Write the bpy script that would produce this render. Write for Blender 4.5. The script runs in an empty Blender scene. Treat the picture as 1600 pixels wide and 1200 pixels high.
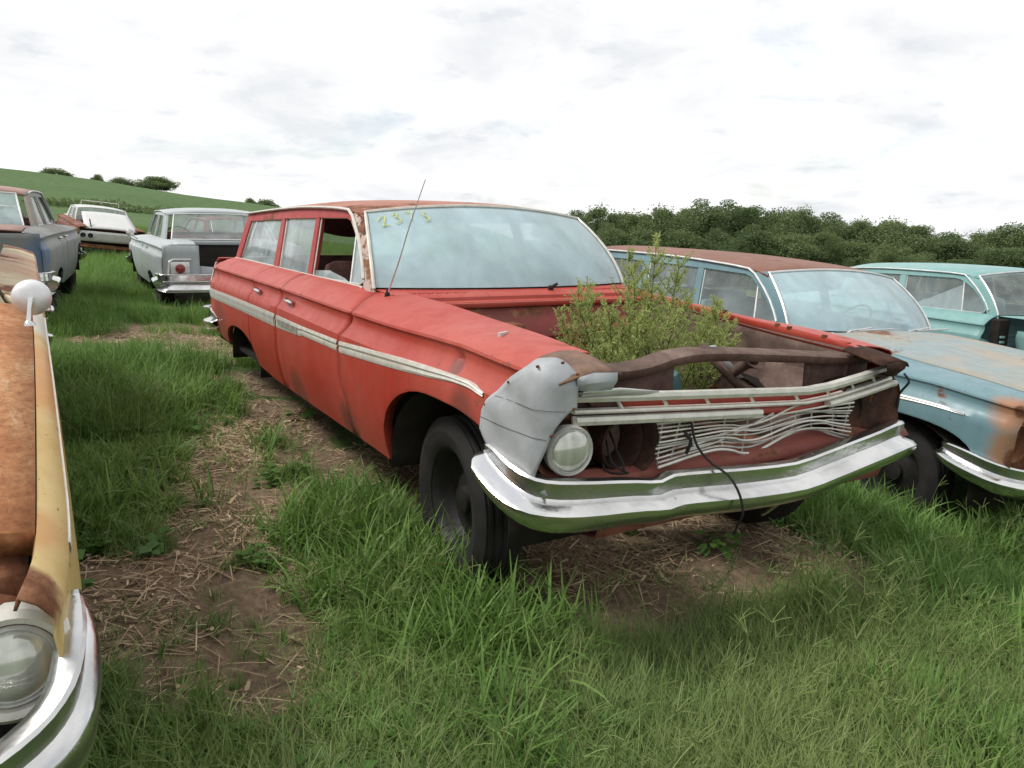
import bpy, bmesh, math, random
import numpy as np
from mathutils import Vector, Matrix
rad = math.radians
SC = bpy.context.scene
COL = SC.collection
rng = np.random.default_rng(7)
random.seed(7)

# ------------------------------------------------------------------ camera
CAMP = np.array([-1.862, 2.220, 1.348])
CF = np.array([0.83800, -0.50726, -0.20110])
CR = np.array([-0.51310, -0.85793, 0.02595])
CU = np.array([0.18569, -0.08144, 0.97923])
FPX = 1239.3
cd = bpy.data.cameras.new('camera'); cam = bpy.data.objects.new('camera', cd); COL.objects.link(cam)
cd.sensor_fit = 'HORIZONTAL'; cd.sensor_width = 36.0; cd.lens = FPX / 1600 * 36.0
cd.clip_start = 0.05; cd.clip_end = 4000
m = Matrix.Identity(4)
for i in range(3):
    m[i][0] = CR[i]; m[i][1] = CU[i]; m[i][2] = -CF[i]; m[i][3] = CAMP[i]
cam.matrix_world = m
SC.camera = cam

# ------------------------------------------------------------------ sky, sun, exposure
SUN_EL, SUN_AZ = rad(52), rad(62)      # direction towards the sun: azimuth measured from +x towards +y
w = bpy.data.worlds.new('World'); SC.world = w; w.use_nodes = True
nt = w.node_tree; N = nt.nodes; L = nt.links; N.clear()
def nd(nt, t, **k):
    n = nt.nodes.new(t)
    for a, v in k.items():
        if a[0] == '_': n.inputs[int(a[1:])].default_value = v
        else: setattr(n, a, v)
    return n
out = nd(nt, 'ShaderNodeOutputWorld'); bg = nd(nt, 'ShaderNodeBackground')
sky = nd(nt, 'ShaderNodeTexSky', sky_type='NISHITA', sun_disc=False, sun_elevation=SUN_EL, sun_rotation=math.pi/2 - SUN_AZ, air_density=1.0, dust_density=1.5)
sk = nd(nt, 'ShaderNodeMix', data_type='RGBA', blend_type='MULTIPLY'); sk.inputs[0].default_value = 1.0
sk.inputs[7].default_value = (0.085, 0.085, 0.085, 1)
L.new(sky.outputs[0], sk.inputs[6])
tc = nd(nt, 'ShaderNodeTexCoord'); sep = nd(nt, 'ShaderNodeSeparateXYZ'); L.new(tc.outputs['Generated'], sep.inputs[0])
zc = nd(nt, 'ShaderNodeMath', operation='MAXIMUM'); L.new(sep.outputs[2], zc.inputs[0]); zc.inputs[1].default_value = 0.0
za = nd(nt, 'ShaderNodeMath', operation='ADD'); L.new(zc.outputs[0], za.inputs[0]); za.inputs[1].default_value = 0.22
dx = nd(nt, 'ShaderNodeMath', operation='DIVIDE'); L.new(sep.outputs[0], dx.inputs[0]); L.new(za.outputs[0], dx.inputs[1])
dy = nd(nt, 'ShaderNodeMath', operation='DIVIDE'); L.new(sep.outputs[1], dy.inputs[0]); L.new(za.outputs[0], dy.inputs[1])
cb = nd(nt, 'ShaderNodeCombineXYZ'); L.new(dx.outputs[0], cb.inputs[0]); L.new(dy.outputs[0], cb.inputs[1])
n1 = nd(nt, 'ShaderNodeTexNoise'); n1.inputs['Scale'].default_value = 1.15; n1.inputs['Detail'].default_value = 9; n1.inputs['Roughness'].default_value = 0.6; n1.inputs['Distortion'].default_value = 0.5
n2 = nd(nt, 'ShaderNodeTexNoise'); n2.inputs['Scale'].default_value = 1.9; n2.inputs['Detail'].default_value = 8; n2.inputs['Roughness'].default_value = 0.58; n2.inputs['Distortion'].default_value = 0.3
L.new(cb.outputs[0], n1.inputs[0])
mp2 = nd(nt, 'ShaderNodeMapping'); mp2.inputs['Location'].default_value = (3.7, 1.9, 0.4); L.new(cb.outputs[0], mp2.inputs[0]); L.new(mp2.outputs[0], n2.inputs[0])
r1 = nd(nt, 'ShaderNodeValToRGB'); L.new(n2.outputs[0], r1.inputs[0])       # cloud brightness
r1.color_ramp.elements[0].position = 0.32; r1.color_ramp.elements[0].color = (0.445, 0.455, 0.47, 1)
r1.color_ramp.elements[1].position = 0.57; r1.color_ramp.elements[1].color = (0.585, 0.585, 0.582, 1)
e = r1.color_ramp.elements.new(0.47); e.color = (0.525, 0.53, 0.535, 1)
r2 = nd(nt, 'ShaderNodeValToRGB'); L.new(n1.outputs[0], r2.inputs[0])       # cloud cover
r2.color_ramp.elements[0].position = 0.33; r2.color_ramp.elements[0].color = (0.45, 0.45, 0.45, 1)
r2.color_ramp.elements[1].position = 0.47; r2.color_ramp.elements[1].color = (1, 1, 1, 1)
mx = nd(nt, 'ShaderNodeMix', data_type='RGBA'); L.new(r2.outputs[0], mx.inputs[0]); L.new(sk.outputs[2], mx.inputs[6]); L.new(r1.outputs[0], mx.inputs[7])
n3 = nd(nt, 'ShaderNodeTexNoise'); n3.inputs['Scale'].default_value = 4.5; n3.inputs['Detail'].default_value = 7; n3.inputs['Roughness'].default_value = 0.55
mp3 = nd(nt, 'ShaderNodeMapping'); mp3.inputs['Location'].default_value = (1.3, 6.1, 2.0); L.new(cb.outputs[0], mp3.inputs[0]); L.new(mp3.outputs[0], n3.inputs[0])
r3 = nd(nt, 'ShaderNodeValToRGB'); L.new(n3.outputs[0], r3.inputs[0])       # small darker puffs
r3.color_ramp.elements[0].position = 0.58; r3.color_ramp.elements[0].color = (1, 1, 1, 1); r3.color_ramp.elements[1].position = 0.68; r3.color_ramp.elements[1].color = (0.88, 0.892, 0.912, 1)
mx3 = nd(nt, 'ShaderNodeMix', data_type='RGBA', blend_type='MULTIPLY'); mx3.inputs[0].default_value = 1.0; L.new(mx.outputs[2], mx3.inputs[6]); L.new(r3.outputs[0], mx3.inputs[7])
L.new(mx3.outputs[2], bg.inputs[0]); bg.inputs[1].default_value = 1.0; L.new(bg.outputs[0], out.inputs[0])

sl = bpy.data.lights.new('sun', 'SUN'); sl.energy = 1.5; sl.angle = rad(14); sl.color = (1.0, 0.965, 0.91)
so = bpy.data.objects.new('sun', sl); COL.objects.link(so)
sd = Vector((math.cos(SUN_EL)*math.cos(SUN_AZ), math.cos(SUN_EL)*math.sin(SUN_AZ), math.sin(SUN_EL)))
so.rotation_euler = sd.to_track_quat('Z', 'Y').to_euler(); so.location = (0, 0, 30)
SC.view_settings.view_transform = 'Standard'; SC.view_settings.look = 'None'
SC.view_settings.exposure = 0.95; SC.view_settings.gamma = 1.0
SC.view_settings.use_curve_mapping = False
SC.cycles.use_denoising = True
SC.cycles.max_bounces = 8; SC.cycles.transparent_max_bounces = 12

# ------------------------------------------------------------------ small helpers
def tag(o, label, cat, group=None, kind=None):
    if label: o['label'] = label
    if cat: o['category'] = cat
    if group: o['group'] = group
    if kind: o['kind'] = kind
    return o
def mesh(name, V, F, mat, parent=None, smooth=True, ang=32, solid=0.0, bevel=0.0, off=0.0, mids=None):
    me = bpy.data.meshes.new(name)
    me.from_pydata([tuple(map(float, v)) for v in V], [], [tuple(map(int, f)) for f in F])
    mats = mat if isinstance(mat, (list, tuple)) else [mat]
    for q in mats: me.materials.append(q)
    if mids is not None: me.polygons.foreach_set('material_index', mids)
    me.polygons.foreach_set('use_smooth', [smooth] * len(me.polygons))
    me.update()
    if smooth: me.set_sharp_from_angle(angle=rad(ang))
    o = bpy.data.objects.new(name, me); COL.objects.link(o)
    if parent is not None: o.parent = parent
    if solid:
        s = o.modifiers.new('solid', 'SOLIDIFY'); s.thickness = solid; s.offset = off
    if bevel:
        b = o.modifiers.new('bevel', 'BEVEL'); b.width = bevel; b.segments = 2; b.limit_method = 'ANGLE'
    return o
def grid(rows, closed=False):
    R = len(rows); C = len(rows[0]); V = [p for r in rows for p in r]; F = []
    for i in range(R - 1):
        for j in range(C - (0 if closed else 1)):
            k = (j + 1) % C
            F.append((i*C + j, i*C + k, (i+1)*C + k, (i+1)*C + j))
    return V, F
class MB:
    def __init__(s): s.V = []; s.F = []
    def add(s, VF):
        b = len(s.V); s.V += [tuple(v) for v in VF[0]]; s.F += [tuple(i + b for i in f) for f in VF[1]]; return s
def box(c, d, R=None):
    V = []; F = [(0,1,3,2),(4,6,7,5),(0,4,5,1),(2,3,7,6),(0,2,6,4),(1,5,7,3)]
    for x in (-.5, .5):
        for y in (-.5, .5):
            for z in (-.5, .5):
                p = np.array([x*d[0], y*d[1], z*d[2]])
                if R is not None: p = R @ p
                V.append(p + np.array(c))
    return V, F
def rotm(ax, a):
    return np.array(Matrix.Rotation(a, 3, ax))
def tube(path, r, n=6, cap=True, flat=1.0):
    P = np.array(path, float); K = len(P)
    rr = np.full(K, r) if np.isscalar(r) else np.array(r, float)
    T = np.gradient(P, axis=0); T /= np.linalg.norm(T, axis=1)[:, None] + 1e-12
    up = np.array([0, 0, 1.]) if abs(T[0][2]) < .9 else np.array([1., 0, 0])
    rows = []
    a = np.cross(T[0], up); a /= np.linalg.norm(a)
    for i in range(K):
        a = a - T[i]*(a @ T[i]); a /= np.linalg.norm(a) + 1e-12
        b = np.cross(T[i], a)
        rows.append([P[i] + rr[i]*(math.cos(q)*a + math.sin(q)*b*flat) for q in np.linspace(0, 2*math.pi, n, endpoint=False)])
    V, F = grid(rows, True)
    if cap:
        F.append(tuple(range(n))[::-1]); F.append(tuple(range((K-1)*n, K*n)))
    return V, F
def lathe(prof, n, c, ax=(0, 1, 0)):
    """prof: list of (radius, along axis)"""
    A = np.array(ax, float); A /= np.linalg.norm(A)
    u = np.cross(A, [0, 0, 1.]); 
    if np.linalg.norm(u) < .1: u = np.cross(A, [1., 0, 0])
    u /= np.linalg.norm(u); v = np.cross(A, u)
    rows = []
    for r, h in prof:
        rows.append([np.array(c) + A*h + r*(math.cos(q)*u + math.sin(q)*v) for q in np.linspace(0, 2*math.pi, n, endpoint=False)])
    return grid(rows, True)
def crv(keys, s):
    k = np.array(keys, float); x, y = k[:, 0], k[:, 1]
    d = np.gradient(y, x) if len(x) > 2 else np.full(len(x), (y[-1]-y[0])/(x[-1]-x[0]))
    # limit overshoot
    sl = np.diff(y)/np.diff(x)
    for i in range(1, len(x)-1):
        if sl[i-1]*sl[i] <= 0: d[i] = 0
        else: d[i] = np.sign(d[i])*min(abs(d[i]), 2.5*abs(sl[i-1]), 2.5*abs(sl[i]))
    s = np.clip(s, x[0], x[-1]); i = np.clip(np.searchsorted(x, s) - 1, 0, len(x)-2)
    h = x[i+1]-x[i]; t = (s-x[i])/h
    return (2*t**3-3*t**2+1)*y[i] + (t**3-2*t**2+t)*h*d[i] + (-2*t**3+3*t**2)*y[i+1] + (t**3-t**2)*h*d[i+1]
def lerp(a, b, t): return np.array(a, float)*(1-t) + np.array(b, float)*t
def smooth_path(P, n):
    P = np.array(P, float); t = np.arange(len(P)); q = np.linspace(0, len(P)-1, n)
    return np.stack([[crv(np.stack([t, P[:, c]], 1), v) for v in q] for c in range(P.shape[1])], 1)

# ------------------------------------------------------------------ materials
def mat(name):
    m_ = bpy.data.materials.new(name); m_.use_nodes = True
    t = m_.node_tree; t.nodes.clear()
    o = t.nodes.new('ShaderNodeOutputMaterial'); b = t.nodes.new('ShaderNodeBsdfPrincipled')
    t.links.new(b.outputs[0], o.inputs[0]); return m_, t, b, o
def noise(t, co, scale, detail=6, rough=.6, dist=0.0, loc=(0,0,0), stretch=(1,1,1)):
    mp = t.nodes.new('ShaderNodeMapping'); mp.inputs['Location'].default_value = loc; mp.inputs['Scale'].default_value = stretch
    t.links.new(co, mp.inputs[0])
    n = t.nodes.new('ShaderNodeTexNoise'); n.inputs['Scale'].default_value = scale; n.inputs['Detail'].default_value = detail
    n.inputs['Roughness'].default_value = rough; n.inputs['Distortion'].default_value = dist
    t.links.new(mp.outputs[0], n.inputs[0]); return n.outputs[0]
def ramp(t, src, stops):
    r = t.nodes.new('ShaderNodeValToRGB'); t.links.new(src, r.inputs[0]); els = r.color_ramp.elements
    for i, (p, c) in enumerate(stops):
        el = els[i] if i < 2 else els.new(p)
        el.position = p; c = c if hasattr(c, '__len__') else (c, c, c); el.color = (*c[:3], 1)
    return r.outputs[0]
def mixc(t, f, a, b, blend='MIX'):
    n = t.nodes.new('ShaderNodeMix'); n.data_type = 'RGBA'; n.blend_type = blend
    for i, v in ((0, f), (6, a), (7, b)):
        if hasattr(v, 'links') or hasattr(v, 'node'): t.links.new(v, n.inputs[i])
        elif i == 0: n.inputs[0].default_value = v
        else: n.inputs[i].default_value = (*v, 1)
    return n.outputs[2]
def bump(t, b, src, strength, dist=.01):
    n = t.nodes.new('ShaderNodeBump'); n.inputs['Strength'].default_value = strength; n.inputs['Distance'].default_value = dist
    t.links.new(src, n.inputs['Height']); t.links.new(n.outputs[0], b.inputs['Normal'])
def ocoord(t): return t.nodes.new('ShaderNodeTexCoord').outputs['Object']
RUST_D, RUST_M, RUST_L = (.045, .02, .013), (.16, .062, .03), (.30, .15, .08)
def paint(name, base, fade, rust=.32, rough=.5, rust_scale=2.2, chalk=.5, spec=.4, streak=.35, patches=()):
    """weathered paint: rust = share of rusted surface 0..1"""
    m_, t, b, o = mat(name); co = ocoord(t)
    n_a = noise(t, co, 1.3, 5, .6); n_b = noise(t, co, 9, 6, .65); n_c = noise(t, co, rust_scale, 9, .68, .4, (3.1, .7, 2.2))
    c = mixc(t, ramp(t, n_a, [(.35, 0), (.65, chalk)]), base, fade)
    st = noise(t, co, 14, 4, .6, 0, (0, 0, 0), (1, 1, .09))
    c = mixc(t, ramp(t, st, [(.45, 0), (.8, streak)]), c, tuple(v*.72 for v in base))
    c = mixc(t, ramp(t, n_b, [(.5, 0), (.85, .35)]), c, tuple(v*.6+.02 for v in base))
    rc = ramp(t, noise(t, co, 17, 7, .7), [(.32, RUST_D), (.5, RUST_M), (.72, RUST_L)])
    th = .78 - .5*rust
    rm = ramp(t, n_c, [(th, 0), (th + .05, 1)])
    for pc, pr, pcol in patches:      # stains, rust and painted dent shading, each with a place of its own
        vd = t.nodes.new('ShaderNodeVectorMath'); vd.operation = 'DISTANCE'; t.links.new(co, vd.inputs[0]); vd.inputs[1].default_value = pc
        ad = t.nodes.new('ShaderNodeMath'); ad.operation = 'MULTIPLY_ADD'; t.links.new(n_c, ad.inputs[0]); ad.inputs[1].default_value = pr*1.5; t.links.new(vd.outputs['Value'], ad.inputs[2])
        pm = ramp(t, ad.outputs[0], [(pr*1.42, 1), (pr*2.0, 0)] if pcol is not None else [(pr*1.58, 1), (pr*1.78, 0)])
        if pcol is None: rm = mixc(t, 1.0, rm, pm, 'LIGHTEN')
        else: c = mixc(t, pm, c, pcol)
    rm = mixc(t, 1.0, rm, ramp(t, noise(t, co, 42, 3, .6, 0, (5, 3, 1)), [(.685, 0), (.715, .8)]), 'LIGHTEN')
    c = mixc(t, rm, c, rc)
    t.links.new(c, b.inputs['Base Color'])
    rr = ramp(t, n_b, [(.3, rough-.06), (.7, rough+.16)])
    rr = mixc(t, rm, rr, (.92, .92, .92)); t.links.new(rr, b.inputs['Roughness'])
    b.inputs['Specular IOR Level'].default_value = spec
    bump(t, b, mixc(t, rm, n_a, noise(t, co, 60, 5, .7)), .22, .006)
    return m_
def rusty(name, cols=(RUST_D, RUST_M, RUST_L), scale=6, rough=.9, bs=.5):
    m_, t, b, o = mat(name); co = ocoord(t)
    n = noise(t, co, scale, 9, .7, .3); n2_ = noise(t, co, scale*7, 6, .7)
    c = ramp(t, n, [(.3, cols[0]), (.5, cols[1]), (.7, cols[2])])
    c = mixc(t, ramp(t, n2_, [(.4, 0), (.8, .5)]), c, cols[0])
    t.links.new(c, b.inputs['Base Color']); b.inputs['Roughness'].default_value = rough; b.inputs['Specular IOR Level'].default_value = .2
    bump(t, b, n2_, bs, .006); return m_
def plain(name, col, rough=.6, metal=0, spec=.5, var=.25, scale=12, bs=.15):
    m_, t, b, o = mat(name); co = ocoord(t); n = noise(t, co, scale, 6, .65)
    c = ramp(t, n, [(.3, tuple(v*(1-var) for v in col)), (.7, tuple(min(1, v*(1+var)) for v in col))])
    t.links.new(c, b.inputs['Base Color']); b.inputs['Metallic'].default_value = metal; b.inputs['Specular IOR Level'].default_value = spec
    t.links.new(ramp(t, n, [(.3, max(.02, rough-.08)), (.7, min(1, rough+.08))]), b.inputs['Roughness'])
    if bs: bump(t, b, noise(t, co, scale*5, 5, .6), bs, .004)
    return m_
def chrome(name, rough=.14, pit=.25, tint=(.74, .74, .73)):
    m_, t, b, o = mat(name); co = ocoord(t)
    n = noise(t, co, 16, 8, .7); g = noise(t, co, 3.5, 6, .6, .2, (1, 2, 3))
    th = .74 - .3*pit; rm = ramp(t, n, [(th, 0), (th+.06, 1)])
    dull = ramp(t, g, [(.42, 0), (.7, 1)])
    c = mixc(t, dull, tint, tuple(v*.72 for v in tint)); c = mixc(t, rm, c, (.16, .085, .045)); t.links.new(c, b.inputs['Base Color'])
    r = mixc(t, dull, (rough,)*3, (min(1, rough+.17),)*3); r = mixc(t, rm, r, (.85,)*3); t.links.new(r, b.inputs['Roughness'])
    t.links.new(ramp(t, n, [(th, .98), (th+.06, .1)]), b.inputs['Metallic'])
    bump(t, b, noise(t, co, 6, 4, .55), .20, .02); return m_
def hazy(name, col, lo, hi, rough=.07, scale=2.0, loc=(0, 0, 0)):
    """old laminated glass: partly clear, partly milky"""
    m_, t, b, o = mat(name); co = ocoord(t)
    n = noise(t, co, scale, 5, .6, .8, loc); n2_ = noise(t, co, scale*5, 5, .6, .2, loc, (1, 1, .25))
    f = t.nodes.new('ShaderNodeMath'); f.operation = 'ADD'; t.links.new(ramp(t, n, [(.3, lo), (.7, hi)]), f.inputs[0])
    t.links.new(ramp(t, n2_, [(.45, 0), (.8, .13)]), f.inputs[1]); f.use_clamp = True
    t.links.new(f.outputs[0], b.inputs['Alpha'])
    t.links.new(ramp(t, n, [(.3, tuple(v*.8 for v in col)), (.7, col)]), b.inputs['Base Color'])
    t.links.new(ramp(t, n2_, [(.4, rough), (.8, rough+.12)]), b.inputs['Roughness']); b.inputs['Specular IOR Level'].default_value = .9
    b.inputs['Coat Weight'].default_value = .6; b.inputs['Coat Roughness'].default_value = .03
    return m_
M = {}
M['red'] = paint('faded_red_paint', (.37, .038, .024), (.445, .10, .072), rust=.27, rough=.42, streak=.4, chalk=.7, patches=[((.60, .97, .84), .05, (.20, .055, .04)), ((.50, .97, .70), .10, (.22, .055, .04)), ((1.75, .96, .36), .12, (.20, .05, .036)), ((2.6, .95, .33), .16, (.22, .05, .038)), ((4.6, .95, .50), .2, (.25, .055, .04)), ((.14, .76, .94), .085, None)])  # first patch puts the shading of the fender dent into the colour
M['red_in'] = paint('red_inner_paint', (.34, .03, .028), (.4, .07, .06), rust=.42, rough=.5)
M['firewall'] = paint('burnt_red_firewall', (.24, .035, .03), (.13, .04, .03), rust=.56, rough=.6, rust_scale=3.5, chalk=1)
M['roof'] = paint('rusty_faded_roof', (.33, .13, .085), (.42, .21, .16), rust=.5, rough=.62, rust_scale=1.6)
M['pillar'] = paint('flaking_pillar', (.50, .43, .38), (.42, .16, .12), rust=.5, rough=.6, rust_scale=6)
M['valance'] = paint('dirty_red_valance', (.19, .045, .033), (.24, .10, .075), rust=.46, rough=.7, rust_scale=5)
M['lamprust'] = rusty('lamp_cavity_rust', ((.012, .008, .006), (.045, .022, .015), (.11, .05, .03)), 6)
M['insert'] = plain('weathered_insert', (.46, .46, .42), .5, .2, .4, .2, 14, .1)
M['galv'] = plain('galvanised_sheet', (.37, .385, .40), .58, .12, .4, .2, 6, .08)
M['prime'] = rusty('brown_primer', ((.06, .04, .034), (.125, .082, .066), (.21, .15, .125)), 7, .85, .3)
M['rust'] = rusty('dark_rust')
M['rustl'] = rusty('orange_rust', ((.10, .045, .025), (.24, .11, .055), (.36, .22, .14)), 5)
M['chrome'] = chrome('pitted_chrome', .15, .24, (.70, .70, .69))
M['trim'] = plain('dull_cream_trim', (.60, .585, .52), .34, .25, .5, .16, 20, .1)
M['trimw'] = plain('bright_trim', (.66, .66, .64), .42, .55, .5, .14, 14, .05)
M['nose'] = rusty('bare_brown_nose', ((.09, .055, .042), (.185, .12, .092), (.32, .19, .11)), 5, .8, .3)
M['slat'] = plain('tarnished_slat', (.42, .41, .365), .42, .35, .5, .35, 25, .1)
M['rub'] = plain('black_rubber', (.018, .018, .018), .75, 0, .3, .4, 10, .3)
M['tyre'] = plain('dusty_tyre', (.020, .019, .018), .85, 0, .25, .45, 6, .4)
M['rim'] = plain('dark_steel_rim', (.016, .015, .014), .6, .3, .4, .5, 9, .2)
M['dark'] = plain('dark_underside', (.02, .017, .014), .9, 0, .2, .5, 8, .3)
M['blackpl'] = plain('black_plastic', (.012, .012, .014), .4, 0, .4, .3, 8, .05)
M['seat'] = plain('worn_seat_cloth', (.16, .085, .07), .9, 0, .2, .5, 9, .3)
M['seatg'] = plain('aqua_seat_vinyl', (.20, .36, .37), .7, 0, .3, .35, 9, .2)
M['lens'] = None
M['ws'] = hazy('milky_windscreen', (.50, .69, .74), .60, .80, .06, 1.4)
M['sg'] = hazy('hazy_side_glass', (.42, .54, .55), .42, .72, .05, 3, (2, 1, 0))
M['cg'] = hazy('clearer_glass', (.40, .46, .46), .22, .45, .05, 2, (5, 1, 0))
M['yel'] = plain('yellow_marker_paint', (.66, .68, .14), .8, 0, .3, .15, 20, 0)
def lens_mat():
    m_, t, b, o = mat('headlamp_glass'); co = ocoord(t)
    n = noise(t, co, 30, 4, .5, 0, (0, 0, 0), (1, 1, .1)); b.inputs['Roughness'].default_value = .16
    t.links.new(ramp(t, n, [(.3, (.42, .43, .37)), (.7, (.66, .67, .60))]), b.inputs['Base Color']); b.inputs['Metallic'].default_value = .35
    b.inputs['Coat Weight'].default_value = 1; bump(t, b, n, .4, .004); return m_
M['lens'] = lens_mat()
M['redlens'] = plain('red_lamp_lens', (.24, .022, .025), .15, 0, .6, .2, 30, .1)
# ------------------------------------------------------------------ car builder (local frame: x = distance back from the nose, +y = passenger side, z up)
BODY = dict(
    yin=[(.05, .66), (.3, .70), (1.7, .70), (1.92, .79), (4.8, .79), (5.2, .78)],
    zin=[(.05, .915), (.27, .94), (.86, .971), (1.2, .987), (1.7, .995), (1.95, 1.0), (4.8, 1.0), (5.2, .955)],
    yc=[(.05, .90), (.2, .935), (.5, .95), (4.7, .95), (5.05, .935), (5.2, .90)],
    zc=[(.05, .885), (.3, .903), (.6, .917), (1.3, .907), (1.75, .908), (2.9, .918), (4.8, .92), (5.2, .90)],
    ym=[(.05, .925), (.25, .965), (.5, .985), (4.7, .985), (5.05, .965), (5.2, .93)],
    farch=(.74, .55, .56, .71, 3.5, 2.2), rarch=(4.02, .46, .44, .555, 2.2, 2.2),
    rock=[(.0, .55), (.45, .55), (.5, .32), (1.2, .31), (3.2, .32), (3.7, .36), (4.3, .36), (4.6, .38), (5.2, .42)],
    splits=(.06, 1.72, 2.92, 3.62, 5.2), tumble=.25)
WAGON = dict(
    wins=[('front', [(2.925, 1.339), (2.42, 1.343), (2.31, 1.315), (2.206, 1.246), (2.06, 1.138), (2.01, 1.075), (2.025, 1.025), (2.07, 1.006), (2.85, .995)], None),
          ('rear', [(3.674, 1.326), (3.01, 1.336), (2.94, .995), (3.598, .995)], 'sg'),
          ('cargo', [(4.619, 1.296), (3.767, 1.32), (3.722, 1.0), (4.75, 1.0)], 'sg')],
    pillars=[[(2.93, 1.345), (3.005, 1.345), (2.935, .99), (2.855, .99)], [(3.68, 1.335), (3.765, 1.33), (3.718, .99), (3.602, .99)], [(4.625, 1.31), (4.76, 1.37), (4.90, .985), (4.755, .985)]],
    drip=[(2.22, 1.375), (2.5, 1.398), (3.2, 1.408), (3.8, 1.395), (4.74, 1.36)], roof=(2.20, 4.78), rear_hdr=(4.80, 1.35), rear_base=(4.98, .99), deck=None)
SEDAN = dict(
    wins=[('front', [(2.93, 1.335), (2.42, 1.34), (2.31, 1.31), (2.206, 1.246), (2.06, 1.138), (2.01, 1.075), (2.03, 1.02), (2.07, 1.006), (2.87, 1.0)], 'cg'),
          ('rear', [(3.55, 1.325), (3.02, 1.333), (2.96, 1.0), (3.78, 1.0), (3.70, 1.18)], 'cg')],
    pillars=[[(2.935, 1.345), (3.015, 1.345), (2.955, .99), (2.875, .99)], [(3.56, 1.34), (3.82, 1.37), (4.22, .985), (3.79, .985), (3.71, 1.18)]],
    drip=[(2.22, 1.375), (2.5, 1.398), (3.0, 1.402), (3.5, 1.39), (3.85, 1.365)], roof=(2.20, 3.86), rear_hdr=(3.88, 1.36), rear_base=(4.30, .995), deck=(4.34, 5.12))

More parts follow.
